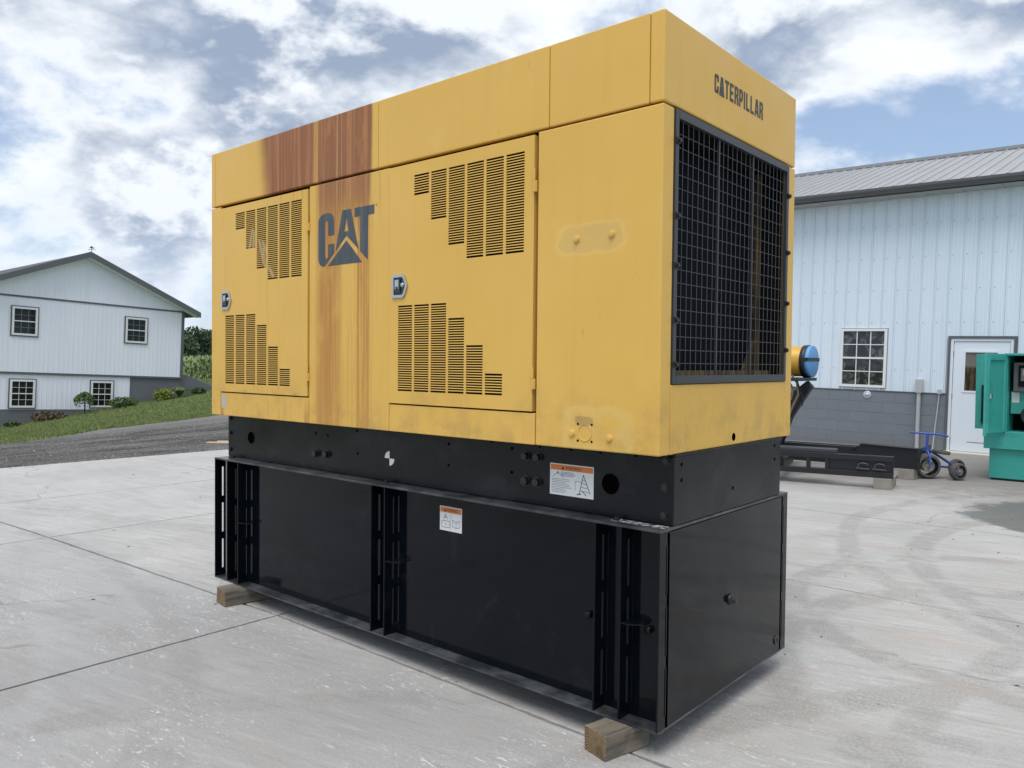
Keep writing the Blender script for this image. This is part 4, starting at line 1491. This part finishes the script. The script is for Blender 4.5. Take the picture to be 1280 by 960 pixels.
for (a, c, e, f) in [(GX0 - .02, GX0 + .012, GZ0 - .02, GZ1 + .02), (GX1 - .012, GX1 + .02, GZ0 - .02, GZ1 + .02), (GX0 + .012, GX1 - .012, GZ1 - .012, GZ1 + .02), (GX0 + .012, GX1 - .012, GZ0 - .02, GZ0 + .012)]:
    mb.box(a, c, -.022, -.0125, e, f)
mb.build('glass_bead', m_dwhite, door)
for zz in (.32, 1.10, 1.86):
    mb = MB()
    mb.tube([(DX0 - .005, -.018, zz - .05), (DX0 - .005, -.018, zz + .05)], .008, 8)
    mb.build('hinge', m_trim, door)
mb = MB()
mb.lathe((DX1 - .07, -.012, 1.02), (0, -1, 0), [(0, .032), (.008, .032), (.01, .012), (.04, .012), (.045, .026), (.065, .026), (.07, 0)], 14)
mb.build('handle', m_chrome, door)
mb = MB()
mb.box(sx_(-1.02 - .3), sx_(-1.02), -.0135, -.0122, .30, .312)
mb.build('scratch', m_trim, door)
mb = MB()
mb.box(sx_(-2.05), sx_(-.50), -.22, .10, .0, .128)
mb.build('threshold', mat('pale_threshold', (.55, .54, .50), .8)[0], shop, .01)
# round cover, conduit with box, thin conduit
mb = MB()
mb.lathe((sx_(-3.01), -.02, 1.055), (0, -1, 0), [(0, .075), (.008, .075), (.012, .06), (.012, .03), (.02, .025), (.02, 0)], 20)
mb.build('round_cover', m_steel, shop)
mb = MB()
mb.tube([(sx_(-2.105), -.07, .05), (sx_(-2.105), -.07, 1.14)], .036, 12)
mb.box(sx_(-2.165), sx_(-2.045), -.12, -.02, 1.14, 1.385)
mb.build('conduit', m_steel, shop, .004)
mb = MB()
mb.tube([(sx_(-1.83), -.14, .10), (sx_(-1.815), -.09, .5), (sx_(-1.79), -.06, .9), (sx_(-1.775), -.055, 1.13)], .012, 8)
mb.box(sx_(-1.805), sx_(-1.745), -.085, -.032, 1.13, 1.215)
mb.build('hose_tap', m_steel, shop, .004)

# ------------------------------------------------------------------ house on the left
house = thing('gable_house', 'white gabled house with grey roof edge and four small pane windows', 'house', (-28, 8, 0), (R(-2.25), 0, 0))
HL, HR, HA = -3.24, 4.0, .38
DEP = -15


def rafter(y):
    return 5.30 - abs(y - HA) * .427


def ribbed(x0, y0, y1, zfun0, zfun1, pitch_, mb, h=.007):
    y = y0
    while y < y1 - .001:
        ye = min(y + pitch_, y1)
        pr = [(y, 0), (min(y + .010, ye), h), (min(y + .035, ye), h), (min(y + .045, ye), 0), (ye, 0)]
        for (q0, q1) in zip(pr[:-1], pr[1:]):
            if q1[0] - q0[0] < 1e-5 and q0[1] == q1[1]:
                continue
            mb.add([(x0 + q0[1], q0[0], zfun0(q0[0])), (x0 + q1[1], q1[0], zfun0(q1[0])), (x0 + q1[1], q1[0], zfun1(q1[0])), (x0 + q0[1], q0[0], zfun1(q0[0]))], [(0, 1, 2, 3)])
        y = ye


mb = MB()
mb.box(DEP, -.002, HL, HR, 1.08, 3.66)
mb.prism([(HL, 3.66), (HR, 3.66), (HA, 5.2)], lambda u, v: (DEP, u, v), lambda u, v: (-.002, u, v))
mb.box(DEP, -.03, HL, 2.06, -.16, 1.08)
mb.build('house_body', m_side2, house, fix=True)
mb = MB()
ribbed(.002, HL, HR - .05, lambda y: 1.10, lambda y: 3.60, .155, mb)
ribbed(.006, HL, HR - .05, lambda y: 3.66, lambda y: rafter(y) - .08, .155, mb)
ribbed(-.028, HL, 2.06, lambda y: -.15, lambda y: 1.03, .155, mb)
mb.build('siding', m_side2, house)
for (z0, z1, x1) in [(3.60, 3.66, .03), (1.03, 1.10, .03)]:
    mb = MB()
    mb.box(-.02, x1, HL, HR, z0, z1)
    mb.build('trim_band', m_trim, house)
mb = MB()
mb.box(-.2, .04, HR - .06, HR + .035, 1.04, 3.60)
mb.build('corner_trim', m_trim, house)
mb = MB()
mb.box(DEP, -.04, HL + .01, 2.055, -2.2, -.162)
mb.box(DEP, -.035, 2.062, HR - .01, -2.2, 1.028)
mb.build('foundation', m_found, house)
mb = MB()
mb.box(-.5, -.02, -2.62, -2.13, -2.0, -.163)
mb.build('corner_post', m_side2, house)
# roof with overhang
for sgn in (-1, 1):
    mb = MB()
    ye = HA + sgn * 4.1
    f0 = lambda y: 5.38 - abs(y - HA) * .427
    pl = [(HA, 5.38), (ye, f0(ye)), (ye, f0(ye) - .16), (HA, 5.22)]
    mb.prism(pl, lambda u, v: (DEP, u, v), lambda u, v: (.38, u, v))
    mb.build('roof', m_hroof, house, fix=True)
    mb = MB()
    pl = [(HA, 5.395), (ye + sgn * .02, f0(ye) + .01), (ye + sgn * .02, f0(ye) - .19), (HA, 5.19)]
    mb.prism(pl, lambda u, v: (.381, u, v), lambda u, v: (.42, u, v))
    mb.build('fascia', m_trim, house, fix=True)
    mb = MB()
    pl = [(HA, 5.218), (ye, f0(ye) - .162), (ye, f0(ye) - .18), (HA, 5.2)]
    mb.prism(pl, lambda u, v: (.02, u, v), lambda u, v: (.38, u, v))
    mb.build('soffit', m_side2, house, fix=True)
mb = MB()
vn = lambda y_, z_, x_=.2: (x_, HA + .10 + (y_ - .12) * .62, 5.36 + (z_ - 5.36) * .62)
mb.tube([vn(.12, 5.3), vn(.12, 5.74)], .010, 6)
mb.tube([vn(-.08, 5.55), vn(.34, 5.60)], .008, 6)
bird = [(-.02, 5.66), (.10, 5.64), (.24, 5.66), (.30, 5.72), (.18, 5.70), (.12, 5.80), (.04, 5.72)]
mb.prism(bird, lambda u, v: vn(u, v, .195), lambda u, v: vn(u, v, .21))
mb.build('weather_vane', m_trim, house)
hfn = lambda a, b_, d_: (d_, a, b_)
for (a0, a1, b0, b1, lb, dd) in [(-1.90, -1.06, 2.29, 3.31, 'upper window nearer the ridge', .014), (1.78, 2.63, 2.28, 3.28, 'upper window nearer the roof corner', .014), (-1.88, -1.05, -.13, .88, 'lower window away from the weeping tree', -.016), (.66, 1.49, -.11, .90, 'lower window beside the small weeping tree', -.016)]:
    window(house, 'window', hfn, a0, a1, b0, b1, 3, 4, fr=.065, trim=.035, glass=m_glass2, mw=.006, label=lb, d0=dd, mm=m_mun if b0 > 2 else None)

# retaining wall beyond the house corner
mb = MB()
pl = [(4.02, 1.22), (4.3, 1.20), (5.9, .62), (5.9, -1.2), (4.02, -1.2)]
mb.prism(pl, lambda u, v: (-28.35, 8 + u, v - .04 * u), lambda u, v: (-28.1, 8 + u, v - .04 * u))
tag(mb.build('retaining_wall', m_found, None, .02, fix=True), 'low grey retaining wall sloping down from the house corner', 'wall')


# ------------------------------------------------------------------ shrubs
def leafmat(name, c0, c1):
    m_, nt, b = mat(name, c0, .6, spec=.3)
    nt.put(b.inputs['Base Color'], nt.mix(nt.noise(nt.pos(), 7, 4), c0, c1))
    return m_


m_yg = leafmat('yellow_green_leaves', (.14, .19, .03), (.26, .30, .06))
m_mg = leafmat('mid_green_leaves', (.06, .11, .035), (.13, .19, .07))
m_dg = leafmat('dark_green_leaves', (.04, .07, .028), (.08, .12, .05))
m_rd = leafmat('reddish_leaves', (.085, .085, .05), (.16, .105, .07))


def shrub(name, label, x, y, rx, ry, h, m_, n, seed, lsize=.05, strap=False):
    r_ = random.Random(seed)
    z = tz(x, y)
    t = thing(name, label, 'shrub', (x, y, z))
    mb = MB()
    for i in range(n):
        if strap:      # arching strap leaves from the middle
            a = r_.uniform(0, 6.3)
            l = r_.uniform(.5, 1.0)
            pts = []
            for k in range(4):
                q = k / 3
                pts.append((math.cos(a) * rx * l * q, math.sin(a) * ry * l * q, h * (1.6 * q - 1.15 * q * q) * r_.uniform(.85, 1.1) * (1.25 - .25 * l)))
            w_ = .022
            sa, ca = math.sin(a), math.cos(a)
            for p0, p1, w0, w1 in ((pts[0], pts[1], w_ * .6, w_), (pts[1], pts[2], w_, w_ * .8), (pts[2], pts[3], w_ * .8, .003)):
                mb.add([(p0[0] - sa * w0, p0[1] + ca * w0, p0[2]), (p0[0] + sa * w0, p0[1] - ca * w0, p0[2]), (p1[0] + sa * w1, p1[1] - ca * w1, p1[2]), (p1[0] - sa * w1, p1[1] + ca * w1, p1[2])], [(0, 1, 2, 3)])
        else:
            d_ = Vector((r_.gauss(0, 1), r_.gauss(0, 1), r_.gauss(0, 1))).normalized()
            k = r_.uniform(.55, 1.05) * (1 + .18 * math.sin(d_.x * 7 + seed) * math.cos(d_.y * 6))
            leaf(mb, (d_.x * rx * k, d_.y * ry * k, h * .5 + d_.z * h * .5 * k), r_.uniform(.6, 1.3) * lsize, r_)
    mb.build('foliage', m_, t)
    mb = MB()
    for k in range(6):
        a = k * 1.05 + r_.random()
        mb.tube([(0, 0, -.02), (math.cos(a) * rx * .3, math.sin(a) * ry * .3, h * .35), (math.cos(a) * rx * .6, math.sin(a) * ry * .6, h * .7)], .012, 5, 0, True, .004)
    mb.build('stem', m_bark, t)
    return t


shrub('shrub', 'yellow green rounded shrub against the grey foundation', -27.3, 11.0, .34, .34, .42, m_yg, 900, 1)
shrub('shrub', 'arching strap leaved clump beside the yellow green shrub', -27.3, 11.62, .46, .46, .60, m_mg, 420, 2, strap=True)
shrub('shrub', 'small dark green bush at the end of the retaining wall', -27.3, 12.4, .26, .28, .24, m_dg, 600, 3)
shrub('shrub', 'low spreading green bush beneath the house lower window', -27.25, 9.52, .34, .52, .36, m_mg, 900, 4)
shrub('shrub', 'reddish green shrub at the foot of the grey foundation', -27.2, 7.05, .34, .56, .30, m_rd, 700, 5)
shrub('shrub', 'tiny dark shrub by the white corner post', -27.1, 5.95, .20, .22, .18, m_dg, 350, 6)
t = thing('weeping_tree', 'small umbrella shaped weeping tree in front of the house', 'tree', (-27.25, 8.22, tz(-27.25, 8.22)))
mb = MB()
mb.tube([(0, 0, -.05), (.01, .01, .3), (0, -.01, .62)], .030, 7, 0, True, .018)
r9 = random.Random(21)
for k in range(7):
    a = k * .9
    mb.tube([(0, 0, .58), (math.cos(a) * .12, math.sin(a) * .14, .68), (math.cos(a) * .26, math.sin(a) * .30, .58)], .010, 5, 0, True, .004)
mb.build('trunk', m_bark, t)
mb = MB()
for i in range(900):
    a = r9.uniform(0, 6.3)
    q = r9.random() ** .5
    zz = .76 - .22 * q * q - r9.random() ** 2 * .34 * q
    leaf(mb, (math.cos(a) * q * .28, math.sin(a) * q * .32, zz), r9.uniform(.025, .055), r9)
mb.build('crown', m_mg, t)

# a scrap of board on the drive
mb = MB()
mb.box(-.22, .24, -.05, .05, 0, .022)
mb.box(-.05, .30, .03, .10, .022, .04)
o = mb.build('scrap_board', mat('pale_scrap_wood', (.55, .45, .32), .8)[0], None, .003)
o.location = (-12.35, 4.95, tz(-12.35, 4.95) + .014)
o.rotation_euler = (0, 0, R(35))
tag(o, 'small pale scrap of board lying on the gravel drive', 'board')

# ================================================================== YARD THINGS ON THE RIGHT
m_skid, nt, b = mat('skid_black_paint', (.012, .014, .018), .4)
m_skpale = mat('skid_paler_black', (.05, .055, .062), .6)[0]  # paler tone for the deck strip and clamps
m_cblock, nt, b = mat('grey_block', (.25, .235, .21), .9)
nt.put(b.inputs['Base Color'], nt.mix(nt.noise(nt.objc(), 12, 5, .7), (.17, .16, .145), (.34, .315, .28)))


def cblock(c, rz, sx, sy, h, label):
    mb = MB()
    r5 = random.Random(int(c[1] * 77))
    vs = [(a * sx / 2 + r5.uniform(-.006, .006), q * sy / 2 + r5.uniform(-.006, .006), zz) for a in (-1, 1) for q in (-1, 1) for zz in (0, h)]
    mb.add(vs, [(0, 1, 3, 2), (4, 6, 7, 5), (0, 4, 5, 1), (2, 3, 7, 6), (0, 2, 6, 4), (1, 5, 7, 3)])
    o = mb.build('support_block', m_cblock, None, .006, fix=True)
    o.location = c
    o.rotation_euler = (0, 0, R(rz))
    tag(o, label, 'block', 'blocks under the steel skids')


cblock((-1.42, 8.42, 0), 8, .22, .5, .142, 'grey brown block under the near end of the open skid frame')
cblock((-1.40, 9.52, 0), 0, .20, .3, .148, 'grey brown block under the solid skid beam beside the tricycle')

# near skid: open frame with a top tube, a bottom channel and gussets
s1 = thing('skid_frame', 'open black steel skid frame with two curved clamps at its end', 'skid', (-1.27, 8.22, .144), (0, 0, R(12)), 'black steel skids by the workshop')


def sb(name, x0, x1, y0, y1, z0, z1, parent=s1, m_=m_skid, bv=.004):
    mb = MB()
    mb.box(x0, x1, y0, y1, z0, z1)
    return mb.build(name, m_, parent, bv)


for yy in (0,):
    sb('top_tube', -4.6, 0, yy, yy + .09, .215, .285)
    sb('bottom_channel', -4.6, 0, yy - .01, yy + .10, 0, .075)
    sb('web_panel', -.78, -.005, yy + .03, yy + .04, .075, .215)
    for xx in (-.78, -1.02, -1.85, -2.7, -3.6):
        sb('gusset', xx - .05, xx, yy + .005, yy + .085, .076, .214)
sb('end_plate', -.012, .004, -.012, .115, -.002, .29)
for xx in (-1.5, -3.0, -4.5):
    sb('cross_member', xx, xx + .12, .10, .94, .02, .16)
sb('deck_strip', -3.4, -.70, .10, .32, .287, .33, s1, m_skpale)
for xx in (-.36, -.16):
    mb = MB()
    mb.tube([(xx - .055, -.022, .115), (xx - .05, -.024, .165), (xx - .015, -.026, .185), (xx + .05, -.026, .18), (xx + .058, -.024, .16)], .011, 7)
    mb.tube([(xx - .08, -.022, .112), (xx + .08, -.022, .108)], .011, 7)
    mb.build('clamp', m_skpale, s1)
s2 = thing('skid_beam', 'solid black steel skid beam standing behind the open skid frame', 'skid', (-1.27, 9.42, .15), (0, 0, R(2)), 'black steel skids by the workshop')
mb = MB()
mb.prism([(0, 0), (0, .285), (-.76, .305), (-.92, .20), (-4.4, .20), (-4.4, 0)], lambda u, v: (u, 0, v), lambda u, v: (u, .014, v))
mb.build('web', m_skid, s2, .003, fix=True)
mb = MB()
mb.prism([(0, .285), (-.76, .305), (-.76, .317), (0, .297)], lambda u, v: (u, -.02, v), lambda u, v: (u, .11, v))
mb.build('top_flange', m_skid, s2, fix=True)
sb('top_rail', -4.4, -.80, .0, .10, .202, .26, s2)
sb('bottom_flange', -4.4, -.002, -.02, .12, -.004, .010, s2)
sb('end_plate', .001, .013, -.015, .9, -.004, .29, s2)
sb('web', -4.4, 0, .88, .894, 0, .20, s2)
for xx in (-.7, -2.0, -3.4):
    sb('cross_member', xx, xx + .1, .015, .879, .03, .17, s2)

# engine air cleaner carried on the skids behind the generator
m_ycan = mat('air_cleaner_yellow', (.62, .36, .045), .4)[0]
m_bcap, nt, b = mat('blue_cover', (.10, .30, .62), .55)
nt.put(b.inputs['Base Color'], nt.mix(nt.noise(nt.objc(), 5, 3), (.10, .29, .60), (.16, .37, .68)))
m_tan = mat('tan_hose', (.34, .25, .16), .7)[0]
air = thing('air_cleaner', 'yellow engine air cleaners with blue covers on a black arm', 'air cleaner', (-3.3, 8.9, .40))
for (xe, yy, zz, rr_) in [(.70, .10, 1.27, .235), (.42, -.50, 1.27, .235)]:
    mb = MB()
    mb.lathe((xe, yy, zz), (1, 0, 0), [(-.9, 0), (-.9, rr_ * .92), (-.88, rr_ * .95), (-.06, rr_ * .95), (-.05, rr_ * .9)], 28)
    can = mb.build('canister', m_ycan, air)
    mb = MB()
    mb.lathe((xe, yy, zz), (1, 0, 0), [(-.06, rr_ * .94), (-.055, rr_), (-.005, rr_), (.0, rr_ * .97), (.0, 0)], 28)
    mb.build('cover', m_bcap, can)
    mb = MB()
    mb.lathe((xe, yy, zz), (1, 0, 0), [(-.13, rr_ * .96), (-.13, rr_ * 1.03), (-.055, rr_ * 1.04), (-.055, rr_ * .98)], 28)
    mb.build('strap', m_skid, can)
    mb = MB()
    mb.box(xe - .06, xe + .006, yy - rr_ * 1.05, yy + rr_ * 1.02, zz + .005, zz + .055)
    mb.build('band', m_skid, can, .003)
mb = MB()
mb.prism([(.62, .98), (.70, .90), (.40, .42), (.25, 0), (-.10, 0), (.10, .42), (.30, .72)], lambda u, v: (u, .05, v), lambda u, v: (u, .16, v))
mb.box(.10, .72, -.55, .20, .985, 1.03)
mb.build('support_arm', m_skid, air, .004, fix=True)
for k, pts in enumerate([[(.42, -.02, 1.08), (.52, -.06, .95), (.55, -.08, .78), (.46, -.06, .60), (.38, -.02, .42)], [(.30, -.02, 1.05), (.40, -.08, .98), (.48, -.09, .86), (.44, -.08, .70)], [(.50, -.02, 1.02), (.56, -.08, .90), (.62, -.08, .72), (.60, -.04, .62)]]):
    mb = MB()
    mb.tube(pts, .016 if k != 2 else .008, 7, 0)
    mb.build('hose', m_tan if k != 2 else m_skid, air)

# blue tricycle
m_tblue = mat('tricycle_blue', (.035, .09, .40), .4)[0]
m_tyre, nt, b = mat('dusty_tyre', (.05, .048, .045), .9)
nt.put(b.inputs['Base Color'], nt.mix(nt.noise(nt.objc(), 14, 4), (.04, .038, .036), (.13, .125, .12)))
m_drim = mat('dusty_rim', (.20, .19, .175), .7)[0]
m_seat = mat('worn_olive_seat', (.07, .07, .05), .8)[0]
trike = thing('tricycle', 'small blue tricycle with fat grey tyres parked by the workshop', 'tricycle', (-1.13, 9.72, 0), (0, 0, R(0)))


def wheel(c, axis, r_, wd, rimr):
    c = Vector(c)
    mb = MB()
    pr = []
    for k in range(13):
        a = -math.pi / 2 * 1.25 + k / 12 * math.pi * 1.25
        pr.append((math.sin(a) * wd / 2, rimr + (r_ - rimr) * (.5 + .5 * math.cos(a * .8)) if abs(a) > .01 else r_))
    mb.lathe(c, axis, pr, 28)
    wl = mb.build('wheel', m_tyre, trike)
    mb = MB()
    mb.lathe(c, axis, [(-wd * .34, 0), (-wd * .34, rimr * .35), (-wd * .25, rimr * .9), (-wd * .42, rimr * 1.06), (wd * .42, rimr * 1.06), (wd * .25, rimr * .9), (wd * .34, rimr * .35), (wd * .34, 0)], 20)
    mb.build('rim', m_drim, wl)
    mb = MB()
    mb.lathe(c - Vector(axis).normalized() * wd * .45, axis, [(0, 0), (0, .022), (wd * .9, .022), (wd * .9, 0)], 10)
    mb.build('hub', m_drim, wl)


ax1 = (.62, -.78, 0)
wheel((-.08, 0, .182), ax1, .182, .17, .075)
wheel((.30, .10, .125), (.80, -.60, 0), .125, .10, .05)
wheel((.18, .62, .125), (.80, -.60, 0), .125, .10, .05)
mb = MB()
for sg in (-1, 1):
    o2 = Vector(ax1).normalized() * .10 * sg
    mb.tube([(-.08 + o2.x, o2.y, .182), (-.09 + o2.x, .01 + o2.y, .33), (-.09 + o2.x * .3, .01 + o2.y * .3, .40)], .014, 8)
mb.tube([(-.09, .01, .38), (-.08, .01, .64)], .018, 10)
mb.build('fork', m_tblue, trike)
mb = MB()
mb.tube([(-.30, -.06, .655), (-.18, 0, .65), (-.08, .01, .645), (.06, .03, .64), (.19, -.02, .625)], .014, 8)
mb.build('handlebar', m_tblue, trike)
mb = MB()
mb.tube([(-.08, .02, .42), (.02, .12, .34), (.14, .22, .24), (.22, .34, .16)], .018, 8)
mb.tube([(.31, .05, .125), (.17, .66, .125)], .014, 8)
mb.tube([(.02, .08, .18), (.24, .30, .15)], .014, 8)
mb.build('frame', m_tblue, trike)
mb = MB()
mb.prism([(-.04, .06), (.10, -.02), (.20, .04), (.19, .16), (.06, .22), (-.02, .18)], lambda u, v: (u, v, .375 - .12 * u), lambda u, v: (u, v, .415 - .12 * u))
mb.build('seat', m_seat, trike, .008, fix=True)

# teal generator, partly in view
m_teal, nt, b = mat('teal_paint', (.02, .24, .20), .42)
p = nt.objc()
base = nt.mix(nt.noise(p, 1.6, 4), (.032, .32, .28), (.05, .37, .325))
base = nt.mix(nt.sm(nt.noise(nt.vm('ADD', p, (3, 1, 5)), 3.1, 3, .5), .60, .64, 0, .35), base, (.028, .25, .215))
nt.put(b.inputs['Base Color'], base)
m_panelgrey = mat('control_panel_grey', (.09, .095, .105), .5)[0]
teal = thing('teal_generator', 'teal generator cabinet with its door standing open, cut by the frame', 'generator', (.6, 10.9, .0))


def tb(name, x0, x1, y0, y1, z0, z1, m_=m_teal, parent=teal, bv=.006):
    mb = MB()
    mb.box(x0 - .6, x1 - .6, y0 - 10.9, y1 - 10.9, z0, z1)
    return mb.build(name, m_, parent, bv)


tb('base_tank', -.52, 2.3, 10.25, 11.7, .03, .45)
tb('skid_rail', -.50, 2.28, 10.27, 11.68, .0, .028, m_skid)
tb('plinth', -.585, 2.36, 10.19, 11.76, .452, .70)
tb('roof', -.36, 2.36, 10.20, 11.74, 1.775, 1.81)
tb('rear_wall', -.34, 2.34, 11.70, 11.73, .702, 1.773)
tb('end_wall', -.345, -.315, 10.23, 11.69, .702, 1.773)
tb('side_panel', .95, 2.34, 10.215, 10.24, .702, 1.773)
tb('inner_back', -.31, .94, 10.75, 10.78, .702, 1.773, m_dark)
tb('control_box', -.26, .80, 10.33, 10.70, 1.27, 1.68, m_panelgrey)
cb = tb('control_panel', -.20, .74, 10.315, 10.329, 1.34, 1.64, m_dark)
tb('display', -.17, .02, 10.305, 10.314, 1.42, 1.60, mat('display_grey', (.13, .15, .16), .3)[0], cb, .003)
tb('display_glass', -.145, -.005, 10.300, 10.3045, 1.50, 1.58, mat('display_face', (.32, .36, .36), .2)[0], cb, 0)
tb('inner_panel', -.30, .80, 10.42, 10.45, .95, 1.268)
tb('sticker', -.285, -.195, 10.417, 10.419, 1.11, 1.255, m_white, teal, 0)
mb = MB()
mb.lathe((-.03 - .6, 10.40 - 10.9, .93), (.15, -1, 0), [(-.03, .13), (.02, .145), (.045, .14), (.045, .11), (.0, .10), (.0, 0)], 26)
mb.build('fan_ring', m_skid, teal)
mb = MB()
mb.lathe((-.03 - .6, 10.40 - 10.9, .93), (.15, -1, 0), [(.001, .098), (.012, .09), (.012, 0)], 26)
mb.build('fan_plate', m_teal, teal)
mb = MB()   # near open door leaf
f4 = lambda u, v: (lerp(-.335, -.475, u) - .6, lerp(10.20, 9.66, u) - 10.9, v)
f5 = lambda u, v: (lerp(-.335, -.475, u) - .6 - .035, lerp(10.20, 9.66, u) - 10.9 - .008, v)
mb.prism([(0, .66), (1, .66), (1, 1.80), (0, 1.80)], f4, f5)
dr = mb.build('door', m_teal, teal, .006, fix=True)
f6 = lambda d_: (lambda u, v: (lerp(-.335, -.475, u) - .6 + d_, lerp(10.20, 9.66, u) - 10.9 + d_ * .26, v))
mb = MB()
for (a, c, e, f) in [(.03, .10, .70, 1.76), (.90, .97, .70, 1.76), (.10, .90, .70, .75), (.10, .90, 1.71, 1.76)]:
    mb.prism([(a, e), (c, e), (c, f), (a, f)], f6(.001), f6(.018))
mb.build('door_fold', m_teal, dr, fix=True)
mb = MB()
mb.prism([(.80, 1.18), (.88, 1.18), (.88, 1.24), (.80, 1.24)], f6(.001), f6(.03))
mb.build('handle', m_chrome, dr, fix=True)
mb = MB()   # second leaf behind, with a louvred edge
mb.box(-.72 - .6, -.60 - .6, 10.30 - 10.9, 10.33 - 10.9, .72, 1.80)
dr2 = mb.build('door', m_teal, teal, .005)
for k in range(34):
    mb = MB()
    z = .80 + k * .0165
    mb.box(-.645 - .6, -.605 - .6, 10.285 - 10.9, 10.2995 - 10.9, z, z + .009)
    mb.build('louver_slat', m_dark, dr2)
